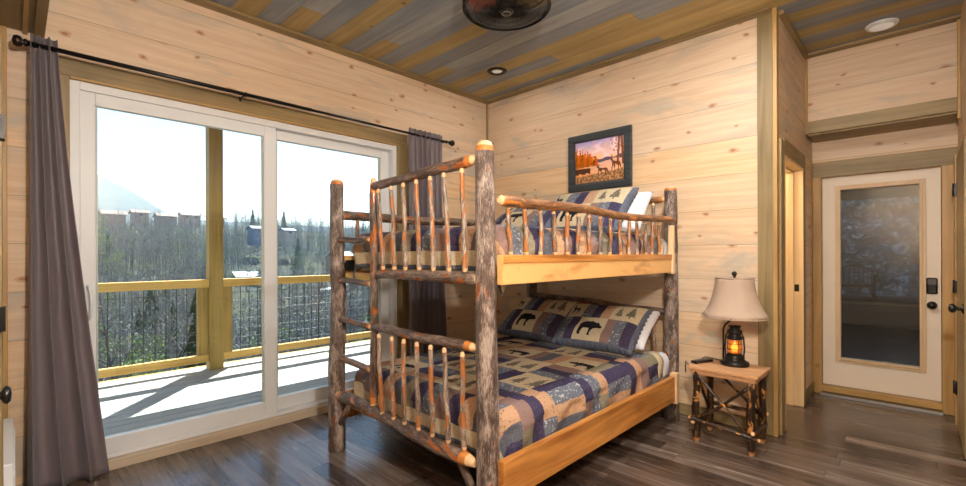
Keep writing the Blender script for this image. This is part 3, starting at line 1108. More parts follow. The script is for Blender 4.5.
for lvl, (zb, zm, name_) in enumerate(((.275, .535, 'lower'), (1.185, 1.43, 'upper'))):
    mt_ = empty('mattress', (-2.1, 2.56, zb))
    tag(mt_, 'white sheeted mattress on the %s bunk, under the quilt' % name_, 'mattress')
    o = MB()
    o.box(FX + .07, -1.43, FY + .115, HY - .055, zb, zm - .02, M['mattress'])
    o.build('mattress_core', mt_, .05)
    o = MB()
    soft_box(o, FX + .062, -1.422, 2.9, HY - .05, zm - .008, .16, .0, .06, lambda *a: M['white_linen'], .03, puff=.003, seed=3)
    o.build('fitted_sheet', mt_, solid=.003)
    o = MB()
    soft_box(o, FX + .045, -1.402, FY + .075, 3.32 if lvl == 0 else 3.38, zm + .018, .20, .19, .085,
             lambda *a: Q[quilt_pat(*a, upper=lvl == 1)], .0125, seed=lvl * 5)
    q = o.build('quilt', None, 0, (-2.1, 2.4, zm), solid=.008)
    tag(q, 'patchwork quilt with bears and deer spread over the %s bunk' % name_, 'quilt', 'patchwork quilts')
    # cream turned-down band at the head of the quilt
    o = MB()
    soft_box(o, FX + .052, -1.410, 3.30 if lvl == 0 else 3.36, 3.44, zm + .010, .15, .0, .075, lambda *a: Q['cream'], .03, puff=.003, seed=9)
    q2 = o.build('turned_edge', q, solid=.006)
    q2['label'] = 'plain cream reverse side'
    q2.location = -WORLD[q]
    for v in q2.data.vertices:
        v.co += WORLD[q]

pg = 'patterned pillow shams'
pillow('pillow', -2.50, 3.10, .575, 36, .68, .50, .17, True, 'patchwork pillow with bear on lower bunk, on the window side', pg, yaw=-2)
pillow('pillow', -1.85, 3.08, .575, 34, .70, .50, .17, True, 'patchwork pillow with bear on lower bunk, on the nightstand side', pg, yaw=2)
pillow('pillow', -2.58, 3.05, 1.50, 30, .70, .50, .16, True, 'patchwork pillow on upper bunk lying low near the window', pg, yaw=3)
pillow('pillow', -2.03, 3.15, 1.475, 46, .80, .50, .17, True, 'patchwork pillow on upper bunk propped up under the deer picture', pg, yaw=-2)
wg = 'plain white pillows'
pillow('pillow', -1.80, 3.22, .59, 38, .66, .42, .12, False, 'plain white pillow behind the sham on the lower bunk', wg)
pillow('pillow', -1.86, 3.30, 1.475, 52, .66, .42, .12, False, 'plain white pillow behind the sham on the upper bunk', wg)

# ================================================================== PICTURE
pc = empty('framed_picture', (-2.14, YB, 2.18))
tag(pc, 'black framed painting of deer at an autumn lake on the wall above the bunk bed', 'picture')
PX0, PX1, PZ0, PZ1 = -2.465, -1.815, 1.905, 2.442
fm = wood('charcoal_frame', (.014, .018, .022), (.050, .060, .070), 'x', 30, .45)
o = MB()
fw = .062
yb_ = YB - .001
for a in ((PX0, PX1, PZ0, PZ0 + fw), (PX0, PX1, PZ1 - fw, PZ1), (PX0, PX0 + fw, PZ0 + fw, PZ1 - fw), (PX1 - fw, PX1, PZ0 + fw, PZ1 - fw)):
    o.box(a[0], a[1], yb_ - .032, yb_, a[2], a[3], fm)
o.build('picture_frame', pc, .006)
o = MB()
ix0, ix1, iz0, iz1 = PX0 + fw, PX1 - fw, PZ0 + fw, PZ1 - fw
for a in ((ix0, ix1, iz0, iz0 + .010), (ix0, ix1, iz1 - .010, iz1), (ix0, ix0 + .010, iz0, iz1), (ix1 - .010, ix1, iz0, iz1)):
    o.box(a[0], a[1], yb_ - .026, yb_ - .004, a[2], a[3], fm)
o.build('inner_liner', pc)


def paint(u_, v_):
    n1 = noise.noise(Vector((u_ * 7, v_ * 9, 1)))
    n2 = noise.noise(Vector((u_ * 26, v_ * 26, 5)))
    n3 = noise.noise(Vector((u_ * 5, v_ * 40, 2)))

    def mx(a, b_, t):
        t = max(0, min(1, t))
        return tuple(p + (q_ - p) * t for p, q_ in zip(a, b_))
    if v_ > .50:
        c = mx((.92, .62, .42), (.42, .42, .72), (v_ - .5) * 2 + n1 * .35)
        c = mx(c, (.95, .72, .72), .5 + n1 * 1.3 - abs(v_ - .72) * 2)
    else:
        c = mx((.85, .52, .28), (.70, .52, .50), (v_) * 1.6 + n3 * .5)
        c = mx(c, (.50, .17, .03), (.45 - u_) * 1.6 + n3 * .8)
    if abs(v_ - .50 - .10 * max(0, u_ - .55)) < .035 + .03 * n1 and u_ > .42:
        c = (.16, .13, .18)
    # autumn trees to the left
    hgt = .47 + .20 * max(0, 1 - u_ / .48) ** .5 + .14 * abs(sin(u_ * 31 + 1)) * (1 - u_) + .10 * n2
    if u_ < .48 and .40 < v_ < hgt:
        c = mx((.60, .17, .02), (.10, .04, .02), .40 + n2 * 2.2 + (.5 - v_) * 2.5 + .5 * sin(u_ * 31 + 2.5))
        c = mx(c, (.90, .36, .05), n2 * 1.5 + .3 * sin(u_ * 40))
    for tx, th_ in ((.05, .93), (.17, .86), (.27, .80)):
        if abs(u_ - tx) < .035 * (1 - (v_ - .4) / (th_ - .4)) + .012 * n2 and .4 < v_ < th_:
            c = mx((.20, .08, .02), (.55, .22, .04), n2 + .4)
    # bank below
    if v_ < .17 + .10 * u_ + .05 * n2:
        c = mx((.20, .11, .06), (.52, .33, .20), .5 + n2 * 1.5)
    if u_ < .32 and v_ < .36 and v_ > .24 + n2 * .05:
        c = (.10, .05, .03)
    # right hand trees
    for tx, sl in ((.86, .05), (.95, -.05)):
        if abs(u_ - tx - sl * (v_ - .5)) < .018 + .006 * (1 - v_) and v_ > .35:
            c = (.24, .11, .06)
    if u_ > .72 and v_ > .66 and n2 > .14:
        c = mx(c, (.35, .17, .09), .8)
    if fig(DEER, u_, v_, .44, .18, .30, .27, True) or fig(DEER, u_, v_, .71, .22, .26, .40, True):
        c = mx((.09, .04, .02), (.24, .10, .045), v_ * 1.5)
    m_ = sum(c) / 3
    return tuple(max(0, m_ + (q_ - m_) * 1.22) ** 1.2 * 1.12 for q_ in c)


bmp = bmesh.new()
cl = bmp.loops.layers.float_color.new('Col')
NXp, NZp = 130, 96
gv = [[bmp.verts.new((ix0 + (ix1 - ix0) * i / NXp, yb_ - .010, iz0 + (iz1 - iz0) * j / NZp)) for i in range(NXp + 1)] for j in range(NZp + 1)]
for j in range(NZp):
    for i in range(NXp):
        fc = bmp.faces.new((gv[j][i], gv[j][i + 1], gv[j + 1][i + 1], gv[j + 1][i]))
        c = paint((i + .5) / NXp, (j + .5) / NZp)
        for l in fc.loops:
            l[cl] = (*c, 1)
bmesh.ops.translate(bmp, verts=bmp.verts, vec=-WORLD[pc])
me = bpy.data.meshes.new('painting')
bmp.to_mesh(me)
bmp.free()
me.materials.append(vcol('painting_print', .35))
pt = bpy.data.objects.new('painting', me)
COL.objects.link(pt)
pt.parent = pc

# ================================================================== NIGHTSTAND
ns = empty('nightstand', (-.95, 3.44, 0))
tag(ns, 'small rustic nightstand with slatted top on dark twig legs', 'nightstand')
BD = M['bark_dark']
TX0, TX1, TY0, TY1, TZ = -1.165, -.735, 3.245, 3.595, .525
o = MB()
for k in range(7):
    y0 = TY0 + k * (TY1 - TY0) / 7
    o.box(TX0, TX1, y0, y0 + (TY1 - TY0) / 7 - .005, TZ - .018, TZ, wood('table_slat', (.47, .235, .105), (.66, .38, .20), 'x', 30, .4) if k == 0 else o.mats[0])
o.build('tabletop', ns, .002)
o = MB()
for a in ((TX0 + .015, TX1 - .015, TY0 + .012, TY0 + .03), (TX0 + .015, TX1 - .015, TY1 - .03, TY1 - .012)):
    o.box(a[0], a[1], a[2], a[3], TZ - .05, TZ - .018, M['tabletop'])
for a in ((TX0 + .015, TX0 + .033), (TX1 - .033, TX1 - .015)):
    o.box(a[0], a[1], TY0 + .03, TY1 - .03, TZ - .05, TZ - .018, M['tabletop'])
o.build('apron', ns, .002)
LG = [(-1.122, 3.29), (-.782, 3.285), (-1.122, 3.565), (-.782, 3.56)]


def tw(nm, *a, **k):
    es_ = []
    b_ = MB().log(*a, ends=es_, **k).build(nm, ns)
    for e_ in es_:
        e_.build('peeled_end', b_)['label'] = 'pale cut end of bare wood'
    return b_


for k, (x, y) in enumerate(LG):
    tw('leg', (x, y, 0), (x + .004, y, TZ - .02), .025, .022, BD, seed=140 + k, bend=.010, lump=.35, seg=12, endA='taper', elen=.035)
for k, (a, b_) in enumerate((((-1.165, 3.262, .165), (-.725, 3.257, .120)), ((-1.15, 3.595, .20), (-.75, 3.59, .20)), ((-1.135, 3.25, .14), (-1.135, 3.60, .14)), ((-.765, 3.235, .16), (-.765, 3.60, .13)))):
    tw('stretcher', a, b_, .015, .013, BD, seed=150 + k, bend=.008, lump=.2, seg=10, endA='dome', endB='dome', elen=.015)
for k, (a, b_) in enumerate((((-1.12, 3.262, .49), (-.79, 3.262, .13)), ((-1.10, 3.285, .16), (-.79, 3.285, .44)), ((-1.10, 3.575, .47), (-.80, 3.575, .20)), ((-.775, 3.30, .45), (-.775, 3.55, .17)), ((-1.12, 3.31, .45), (-1.12, 3.55, .17)))):
    tw('cross_brace', a, b_, .011, .010, BD, seed=160 + k, bend=.006, lump=.2, seg=8)

# remote control on the nightstand
rc = empty('remote_control', (-1.125, 3.40, TZ))
tag(rc, 'small black remote control lying on the nightstand', 'remote control')
mr = Matrix.Translation((-1.125, 3.42, TZ + .0005)) @ Matrix.Rotation(radians(68), 4, 'Z')
MB().box(-.085, .085, -.024, .024, 0, .020, M['blackgloss'], mr).build('remote_body', rc, .005)
o = MB()
for i in range(5):
    for j in range(3):
        o.box(-.06 + i * .024, -.047 + i * .024, -.016 + j * .012, -.008 + j * .012, .020, .0225, plain('remote_button', (.12, .12, .12), .5) if (i, j) == (0, 0) else o.mats[0], mr)
o.build('buttons', rc)

# lantern table lamp
LX, LY = -.935, 3.50
lp = empty('lantern_lamp', (LX, LY, TZ))
tag(lp, 'black lantern table lamp with beige bell shade on the nightstand', 'table lamp')
Bk = plain('lantern_black', (.018, .017, .016), .35, .4)
Z = TZ + .0005
o = MB().lathe(LX, LY, [(0, Z), (.088, Z), (.092, Z + .012), (.088, Z + .026), (.066, Z + .034), (.060, Z + .052), (.063, Z + .060), (.044, Z + .078), (.036, Z + .085), (0, Z + .085)], Bk, 36)
o.build('lantern_base', lp)
amber, nta, ba = newmat('amber_glass')
ba.inputs['Base Color'].default_value = (.75, .30, .05, 1)
ba.inputs['Roughness'].default_value = .15
ba.inputs['Transmission Weight'].default_value = .35
ba.inputs['Emission Color'].default_value = (1., .34, .05, 1)
ba.inputs['Emission Strength'].default_value = .06
o = MB().lathe(LX, LY, [(.034, Z + .085), (.045, Z + .11), (.047, Z + .135), (.040, Z + .165), (.036, Z + .18)], amber, 28)
chm = o.build('lamp_chimney', lp)
tag(chm, 'glowing amber glass')
o = MB().lathe(LX, LY, [(0, Z + .10), (.010, Z + .10), (.014, Z + .12), (.010, Z + .145), (0, Z + .158)], plain('flame_bulb', (1, .6, .2), .5, emit=(1., .50, .12), es=5), 14)
tag(o.build('bulb', chm), 'bright orange flame shaped bulb')
o = MB()
o.lathe(LX, LY, [(.040, Z + .178), (.050, Z + .182), (.050, Z + .198), (.040, Z + .204), (.040, Z + .222), (.048, Z + .228), (.048, Z + .240), (.034, Z + .252), (.030, Z + .262), (.040, Z + .266), (.040, Z + .274), (0, Z + .276)], Bk, 28)
o.build('lantern_cap', lp)
o = MB()
for a in (-1, 1):
    px_ = LX + a * .056
    o.tube([(px_, LY, Z + .05), (px_ + a * .006, LY, Z + .12), (px_, LY, Z + .20), (LX + a * .04, LY, Z + .232)], .005, Bk, 8, Bk, Bk)
for z in (Z + .115, Z + .150):
    o.torus((LX, LY, z), .049, .0022, Bk, 32, 5)
for k in range(4):
    t_ = pi / 4 + k * pi / 2
    o.tube([(LX + .049 * cos(t_), LY + .049 * sin(t_), Z + .08), (LX + .049 * cos(t_), LY + .049 * sin(t_), Z + .19)], .002, Bk, 5)
o.build('wire_guard', lp)
o = MB()
hx = LX - .075
o.tube([(hx, LY + .01, Z + .03), (hx, LY + .01, Z + .245), (hx + .012, LY + .008, Z + .275), (LX - .02, LY, Z + .315), (LX, LY, Z + .335), (LX, LY, Z + .62)], .0065, Bk, 10, Bk, Bk)
o.build('lamp_pole', lp)
SZ0, SZ1 = .862, 1.135
shm, nts, bs_ = newmat('beige_lampshade')
bs_.inputs['Base Color'].default_value = (.44, .335, .26, 1)
bs_.inputs['Roughness'].default_value = .8
wv = noi(nts, nd(nts, 'ShaderNodeMapping', {0: objcoord(nts), 3: (300., 300., 40.)}).outputs[0], 1., 2.)
nts.links.new(nd(nts, 'ShaderNodeBump', {'Strength': .25, 'Distance': .002, 'Height': wv}).outputs[0], bs_.inputs['Normal'])
prof_s = []
for k in range(13):
    t_ = k / 12
    prof_s.append((.120 + .010 * t_ + .078 * t_ ** 2.3, SZ1 - (SZ1 - SZ0) * t_))
o = MB()
rings = []
for r_, z_ in prof_s:
    ring = []
    for k in range(48):
        a = 2 * pi * k / 48
        rr_ = r_ * (1 + .012 * cos(a * 6))
        ring.append(o.bm.verts.new((LX + rr_ * cos(a), LY + rr_ * .98 * sin(a), z_ + .008 * (1 - cos(6 * a)) * (z_ < SZ0 + .03) * .5)))
    rings.append(ring)
for i in range(12):
    for k in range(48):
        o.face([rings[i][k], rings[i][(k + 1) % 48], rings[i + 1][(k + 1) % 48], rings[i + 1][k]], shm, True)
sh = o.build('lamp_shade', lp, solid=.003)
for rr_, z_ in ((.1205, SZ1), (.2085, SZ0)):
    MB().torus((LX, LY, z_), rr_, .0035, shm, 48, 6).build('shade_ring', sh)
o = MB()
for k in range(3):
    a = 2 * pi * k / 3
    o.tube([(LX, LY, SZ1 - .01), (LX + .12 * cos(a), LY + .12 * sin(a), SZ1 - .004)], .0015, Bk, 5)
o.build('shade_spider', sh)
o = MB().lathe(LX, LY, [(0, SZ1 - .012), (.008, SZ1 - .010), (.007, SZ1 + .010), (.014, SZ1 + .018), (.017, SZ1 + .030), (.012, SZ1 + .042), (0, SZ1 + .046)], Bk, 18)
o.build('finial', lp)
# lamp cord: leaves the table on the wall side and runs down beside the bed
o = MB()
o.tube([(-1.02, 3.55, TZ + .006), (-1.16, 3.60, TZ + .006), (-1.185, 3.61, TZ - .01), (-1.23, 3.63, TZ - .09), (-1.30, 3.66, TZ - .10), (-1.34, 3.70, TZ - .07), (-1.36, 3.745, TZ - .14), (-1.36, 3.755, .35)], .0035, M['black'], 6, M['black'], M['black'])
tag(o.build('lamp_cord', loc=(-1.2, 3.6, .4)), 'thin black cord running from the nightstand to the wall behind the bed', 'cord')

# ================================================================== CEILING FIXTURES
CX, CY, CZ = -1.83, 2.11, 2.805
fan = empty('caged_ceiling_fan', (CX, CY, CZ))
tag(fan, 'round black caged ceiling fan with rust red blades', 'ceiling fan')
FR = .268
o = MB()
for R_, z_, r_ in ((FR, CZ + .02, .006), (FR, CZ + .13, .005), (.20, CZ + .002, .0018), (.14, CZ - .002, .0018), (.08, CZ - .004, .0018), (FR - .01, CZ + .008, .004), (.15, CZ + .17, .003)):
    o.torus((CX, CY, z_), R_, r_, M['black'], 64, 5)
for k in range(120):
    a = 2 * pi * k / 120
    P_ = lambda r, z: (CX + r * cos(a), CY + r * sin(a), z)
    o.tube([P_(.045, CZ - .005), P_(.15, CZ - .002), P_(.235, CZ + .004), P_(FR, CZ + .03), P_(FR + .004, CZ + .075), P_(FR - .012, CZ + .14), P_(.15, CZ + .17), P_(.06, CZ + .18)], .0017, M['black'], 4)
o.build('wire_cage', fan)
o = MB().lathe(CX, CY, [(0, CZ - .018), (.026, CZ - .018), (.036, CZ - .012), (.040, CZ + .004), (.050, CZ + .006), (.050, CZ + .012), (0, CZ + .012)], M['blackgloss'], 28)
hc_ = o.build('hub_cap', fan)
MB().torus((CX, CY, CZ - .016), .026, .003, plain('chrome_ring', (.4, .4, .4), .3, 1.), 28, 6).build('hub_ring', hc_)
o = MB().lathe(CX, CY, [(0, CZ + .03), (.055, CZ + .03), (.07, CZ + .05), (.07, CZ + .15), (.05, CZ + .19), (.05, ZC - .03), (.075, ZC - .02), (.075, ZC - .001), (0, ZC - .001)], M['bronze'], 28)
o.build('motor_housing', fan)
rust = plain('rust_red_blade', (.34, .09, .045), .45)
for k in range(4):
    a = k * pi / 2 + .5
    o = MB()
    mt_ = Matrix.Translation((CX, CY, CZ + .085)) @ Matrix.Rotation(a, 4, 'Z') @ Matrix.Rotation(radians(22), 4, 'X')
    o.prism([(.06, -.025), (.12, -.06), (.21, -.075), (.235, -.04), (.24, .02), (.21, .065), (.12, .055), (.06, .03)], -.002, .002, rust, mt_)
    o.build('fan_blade', fan, .001)

dl_ = empty('recessed_downlight', (-2.89, 3.19, ZC))
tag(dl_, 'small round bronze rimmed downlight in the ceiling near the corner', 'downlight')
o = MB().lathe(-2.89, 3.19, [(.048, ZC - .002), (.055, ZC - .010), (.085, ZC - .009), (.096, ZC - .002), (.096, ZC - .0005)], M['bronze'], 36)
o.build('trim_ring', dl_)
o = MB().lathe(-2.89, 3.19, [(.0, ZC - .003), (.030, ZC - .004), (.050, ZC - .002)], plain('downlight_lens', (.8, .78, .74), .3, emit=(1, .93, .82), es=.15), 28)
o.build('lens', dl_)


def disc_light(x, y, label, es):
    e = empty('flush_ceiling_light', (x, y, ZC))
    tag(e, label, 'ceiling light')
    MB().lathe(x, y, [(.072, ZC - .020), (.092, ZC - .016), (.100, ZC - .004), (.100, ZC - .0005)], M['vinyl'], 48).build('rim', e)
    MB().lathe(x, y, [(0, ZC - .024), (.06, ZC - .0235), (.073, ZC - .019)], plain('diffuser', (.85, .85, .85), .4, emit=(1, .96, .9), es=es), 40).build('diffuser', e)
    return e


disc_light(-.205, 4.60, 'white round flush ceiling light in the entry recess', .12)

# ================================================================== OUTSIDE: DECK
yel = wood('treated_post_wood', (.26, .15, .03), (.46, .29, .07), 'z', 26, .6, knots=(.2, .09, .02))
yely = wood('treated_rail_wood', (.56, .29, .055), (.80, .48, .13), 'y', 26, .6, knots=(.3, .12, .03))
deckm = wood('grey_deck_boards', (.36, .35, .325), (.50, .49, .46), 'y', 30, .8)
o = MB()
XD = -6.30
x = XW - T - .004
while x > XD:
    o.box(max(x - .131, XD), x, -6., 9., -.085, -.05, deckm)
    x -= .145
o.box(XD, XW - T - .01, -6., 9., -.16, -.09, M['trim_x'])
struct(o.build('floor_deck', loc=(XW, 0, 0)), 'pale grey boards of the deck outside')
o = MB().box(XD - .03, XD, -6., 9., -.35, -.045, yely)
struct(o.build('trim_42', loc=(XD, 0, 0)), 'deck edge fascia')
o = MB()
o.box(-6.50, XW - T - .002, -6., 9., 3.24, 3.29, M['slat_wood'])
for k in range(24):
    y = -5.8 + k * .61
    o.box(-6.45, XW - T - .002, y, y + .04, 3.14, 3.24, M['slat_wood'])
o.box(-6.52, -6.48, -6., 9., 3.14, 3.31, M['slat_wood'])
struct(o.build('ceiling_porch_roof', loc=(-5, 0, 3)), 'porch roof over the deck')
PYS = (-2.6, 1.665, 5.95)
for k, y in enumerate(PYS):
    p = MB().box(-6.175, -6.025, y - .075, y + .075, -.05, 3.06, yel).build('deck_post', None, .006, (-6.1, y, -.05))
    tag(p, ['square yellow timber post of the deck beyond the long curtain', 'square yellow timber deck post standing in view through the sliding door', 'square yellow timber post at the deck end, hidden by the bed'][k], 'post', 'deck posts')
struct(MB().box(-6.17, -6.03, -6, 9, 3.06, 3.24, yely).build('trim_43', loc=(-6.1, 0, 2.8)), 'timber beam under the porch roof')
wire = plain('black_wire', (.02, .02, .022), .4, .5)
for k in range(2):
    y0, y1 = PYS[k] + .075, PYS[k + 1] - .075
    rl = empty('deck_railing', (-6.1, (y0 + y1) / 2, -.05))
    tag(rl, ['yellow timber railing with black wire grid between the curtain and the deck post', 'yellow timber railing with black wire grid between the deck post and the bunk bed'][k], 'railing', 'deck railings')
    bx('top_rail', (-6.16, -6.04, y0, y1, .93, 1.022), yely, rl, .004)
    bx('bottom_rail', (-6.135, -6.065, y0, y1, .045, .13), yely, rl, .004)
    for a, b_ in ((y0, y0 + .11), (y1 - .11, y1)):
        bx('end_stile', (-6.135, -6.065, a, b_, .13, .93), yel, rl, .004)
    o = MB()
    y = y1 - .11 - .1016 if k == 0 else y0 + .11 + .1016
    while y0 + .11 < y < y1 - .11:
        o.tube([(-6.1, y, .13), (-6.1, y, .93)], .0042, wire, 5)
        y += -.1016 if k == 0 else .1016
    for j in range(7):
        z = .18 + j * .1016 * 1.1
        o.tube([(-6.104, y0 + .11, z), (-6.104, y1 - .11, z)], .0022, wire, 4)
    o.build('wire_grid', rl)


# ================================================================== OUTSIDE: LAND
def terr(x, y):
    d = -x
    P_ = [(5, -3.0), (12, -5.2), (30, -11), (48, -15), (62, -13.5), (110, -.6), (148, 9.6), (158, 10.6), (200, 6), (300, -10), (520, 25), (620, 75), (700, 106), (900, 60)]
    for (a, za), (b_, zb_) in zip(P_, P_[1:]):
        if d <= b_:
            t_ = max(0, (d - a) / (b_ - a))
            t_ = t_ * t_ * (3 - 2 * t_) * .35 + t_ * .65
            z = za + (zb_ - za) * t_
            break
    else:
        z = 40
    z += 1.6 * noise.noise(Vector((x * .03, y * .03, 1))) * min(1, d / 40)
    if d > 400:
        # mountain ridge line descending to the north
        s_ = max(0., 1 - abs((y / d) - .07) / .17)
        s2_ = s_ * s_ * (3 - 2 * s_)
        z = z * (.47 + .53 * s2_) + 5 * noise.noise(Vector((y * .02, 3, 0)))
    return z


land, ntl, bl = newmat('hillside_ground')
oc = objcoord(ntl)
n1 = noi(ntl, oc, .25, 5.)
n2 = noi(ntl, oc, 2.5, 4.)
cg = ramp(ntl, n1, [(.38, (.040, .050, .040)), (.52, (.065, .070, .055)), (.66, (.085, .11, .045))])
cg = mixc(ntl, mth(ntl, 'MULTIPLY', n2, .7), cg, (.085, .085, .080, 1))
ntl.links.new(cg, bl.inputs['Base Color'])
bl.inputs['Roughness'].default_value = .95
bl.inputs['Specular IOR Level'].default_value = .1
o = MB()
xs = [-5 - 2.5 * i for i in range(80)] + [-210 - 25 * i for i in range(30)]
g = []
for x in xs:
    sp = max(60, -x * 1.1)
    g.append([o.bm.verts.new((x, -.35 * sp + sp * 1.5 * j / 90, terr(x, -.35 * sp + sp * 1.5 * j / 90))) for j in range(91)])
for i in range(len(xs) - 1):
    for j in range(90):
        o.face([g[i][j], g[i + 1][j], g[i + 1][j + 1], g[i][j + 1]], land, True)
struct(o.build('terrain', loc=(-6, 0, -3)), 'wooded hillside across the valley and the mountain beyond')

barkt = plain('bare_tree_bark', (.115, .110, .112), .9, 0, .1)
barkg = plain('pale_tree_bark', (.20, .195, .19), .9, 0, .1)
leafg = plain('spring_green_leaves', (.24, .33, .10), .8, 0, .1)
leafd = plain('dark_evergreen_needles', (.022, .055, .022), .8, 0, .1)
leafr = plain('reddish_buds', (.26, .13, .09), .8, 0, .1)
twig = plain('grey_twigs', (.19, .198, .205), .9, 0, .1)


def tree_mesh(kind, seed, simple=False):
    rd = random.Random(seed)
    o = MB()
    H = 9.
    bk = [barkt, barkg][seed % 2]

    def cluster(c, n_, sp, size, m):
        for _ in range(n_):
            p = Vector((rd.gauss(0, sp), rd.gauss(0, sp), rd.gauss(0, sp * .8))) + Vector(c)
            a = Vector((rd.uniform(-1, 1), rd.uniform(-1, 1), rd.uniform(-1, 1))).normalized() * size
            b_ = Vector((rd.uniform(-1, 1), rd.uniform(-1, 1), rd.uniform(-1, 1))).normalized() * size
            o.face([o.bm.verts.new(p - a), o.bm.verts.new(p + b_), o.bm.verts.new(p + a)], m)
    if kind == 'evergreen':
        o.tube([(0, 0, -1), (0, 0, H * .9)], [.14, .03], barkt, 5)
        for k in range(9):
            z = 1.2 + k * .85
            r = (2.1 - k * .21)
            vs = []
            nn = 11
            tip = o.bm.verts.new((0, 0, z + 1.35))
            for q_ in range(nn):
                a = 2 * pi * q_ / nn + k
                rr_ = r * (1 if q_ % 2 else .55) * rd.uniform(.8, 1.15)
                vs.append(o.bm.verts.new((rr_ * cos(a), rr_ * sin(a), z - .3 * (q_ % 2))))
            for q_ in range(nn):
                o.face([tip, vs[q_], vs[(q_ + 1) % nn]], leafd)
        return o
    lean = Vector((rd.uniform(-.5, .5), rd.uniform(-.5, .5), 0))
    top = Vector((0, 0, H)) + lean
    mid = top * .5 + Vector((rd.uniform(-.2, .2), rd.uniform(-.2, .2), 0))
    o.tube([(0, 0, -1), mid, top], [.10, .06, .015], bk, 5)
    nb = 7 if simple else 16
    for k in range(nb):
        f_ = rd.uniform(.28, .95)
        base = mid * (f_ / .5) if f_ < .5 else mid + (top - mid) * ((f_ - .5) / .5)
        a = rd.uniform(0, 2 * pi)
        ln = (1.15 - f_) * rd.uniform(1.8, 3.6)
        d = Vector((cos(a), sin(a), rd.uniform(.7, 1.5))).normalized() * ln
        e = base + d
        o.tube([base, base + d * .5 + Vector((0, 0, -.1)), e], [.04, .025, .008], bk, 3)
        for q_ in range(2 if simple else 5):
            t_ = rd.uniform(.3, .95)
            b2 = base + d * t_
            d2 = Vector((rd.uniform(-1, 1), rd.uniform(-1, 1), rd.uniform(.2, 1.2))).normalized() * ln * .45
            o.tube([b2, b2 + d2], [.016, .006], twig, 3)
        if kind == 'green':
            cluster(e, 14 if simple else 34, .45, .13, leafg)
        elif kind == 'red':
            cluster(e, 8 if simple else 16, .45, .09, leafr)
        else:
            cluster(e, 16 if simple else 30, .7, .085, twig)
    return o


PROT = []
for kind, seeds in (('bare', (1, 2, 3, 4)), ('green', (5, 6)), ('evergreen', (7,)), ('red', (8,))):
    for sd in seeds:
        PROT.append((kind, tree_mesh(kind, sd)))
pm = []
for kind, o in PROT:
    nm = {'bare': 'bare_tree', 'green': 'budding_tree', 'evergreen': 'evergreen_tree', 'red': 'reddish_tree'}[kind]
    ob = o.build(nm)
    ob.hide_render = False
    pm.append((kind, ob, [False]))
LAB = {'bare': ('bare grey tree on the wooded hillside beyond the deck', 'bare trees on the hillside'),
       'green': ('spring green budding tree on the wooded hillside beyond the deck', 'green trees on the hillside'),
       'evergreen': ('dark evergreen tree on the wooded hillside beyond the deck', 'evergreens on the hillside'),
       'red': ('reddish budding tree on the wooded hillside beyond the deck', 'reddish trees on the hillside')}


def rand_spot(rd, lo, hi):
    while True:
        d = rd.uniform(lo, hi)
        y = rd.uniform(.03 * d - 3, .78 * d + 6)
        return -d - 6, y


def avoid(x, y):
    for hx_, hy_, r_ in HOUSES:
        # keep houses and the line of sight in front of them clear
        t_ = (x * hx_ + y * hy_) / (hx_ ** 2 + hy_ ** 2)
        if (.88 if hx_ < -140 else .72) < t_ < 1.05 and abs(x * hy_ - y * hx_) / hypot(hx_, hy_) < r_:
            return True
    return False


HOUSES = [(-150, 17.5, 5), (-150, 25, 5), (-150, 32, 5), (-150, 38, 5), (-150, 43, 3), (-118, 41.5, 2.5), (-118, 49, 2), (-116, 55, 2), (-96, 31.5, 3), (-101, 54.5, 4)]
rd = random.Random(11)
cnt = 0
idx = 0
while cnt < 270:
    lo, hi = ((10, 45) if cnt < 90 else (45, 105))
    x, y = rand_spot(rd, lo, hi)
    av = avoid(x, y)
    # a tree close by must stay below the railing height
    s_ = rd.uniform(.6, 1.05)
    z = terr(x, y)
    if -x < 40 and z + 9 * s_ > .8 - (.045 * -x):
        s_ = max(.35, (.8 - .045 * -x - z) / 9)
    r_ = rd.random()
    kind = 'bare' if r_ < .74 else 'green' if r_ < .94 else 'evergreen' if r_ < .955 else 'red'
    ch = [p for p in pm if p[0] == kind]
    if av:
        s_ = min(s_, .3)
    k_, src, used = ch[rd.randrange(len(ch))]
    if used[0]:
        ob = src.copy()
        COL.objects.link(ob)
    else:
        ob = src
        used[0] = True
    ob.location = (x, y, z)
    ob.rotation_euler = (0, 0, rd.uniform(0, 6.28))
    ob.scale = (s_, s_, s_ * rd.uniform(.85, 1.15))
    tag(ob, LAB[kind][0], 'tree', LAB[kind][1])
    cnt += 1
# the rest of the woodland, uncountable: one object
SM = []
for kind, sd in (('bare', 21), ('bare', 22), ('bare', 23), ('green', 24), ('evergreen', 7), ('red', 25)):
    o = tree_mesh(kind, sd, True)
    me = bpy.data.meshes.new('t')
    o.bm.to_mesh(me)
    co = [v.co.copy() for v in me.vertices]
    fs = [(tuple(p.vertices), o.mats[p.material_index]) for p in me.polygons]
    o.bm.free()
    bpy.data.meshes.remove(me)
    SM.append((co, fs))
verts, faces, fm_, mats_ = [], [], [], []
for k in range(3600):
    x, y = rand_spot(rd, 42 if k % 3 else 95, 152)
    s_ = rd.uniform(.5, 1.0) if not avoid(x, y) else rd.uniform(.2, .32)
    r_ = rd.random()
    if x < -140:
        s_ *= .5
    if x < -300:
        s_ = 2.
    co, fs = SM[rd.choice((0, 1, 2)) if r_ < .72 else 3 if r_ < .945 else 4 if r_ < .955 else 5]
    a = rd.uniform(0, 6.28)
    ca, sa = cos(a) * s_, sin(a) * s_
    z = terr(x, y)
    b0 = len(verts)
    verts += [(x + ca * v.x - sa * v.y, y + sa * v.x + ca * v.y, z + v.z * s_) for v in co]
    for vs, m in fs:
        faces.append(tuple(b0 + i for i in vs))
        if m not in mats_:
            mats_.append(m)
        fm_.append(mats_.index(m))
me = bpy.data.meshes.new('woodland')
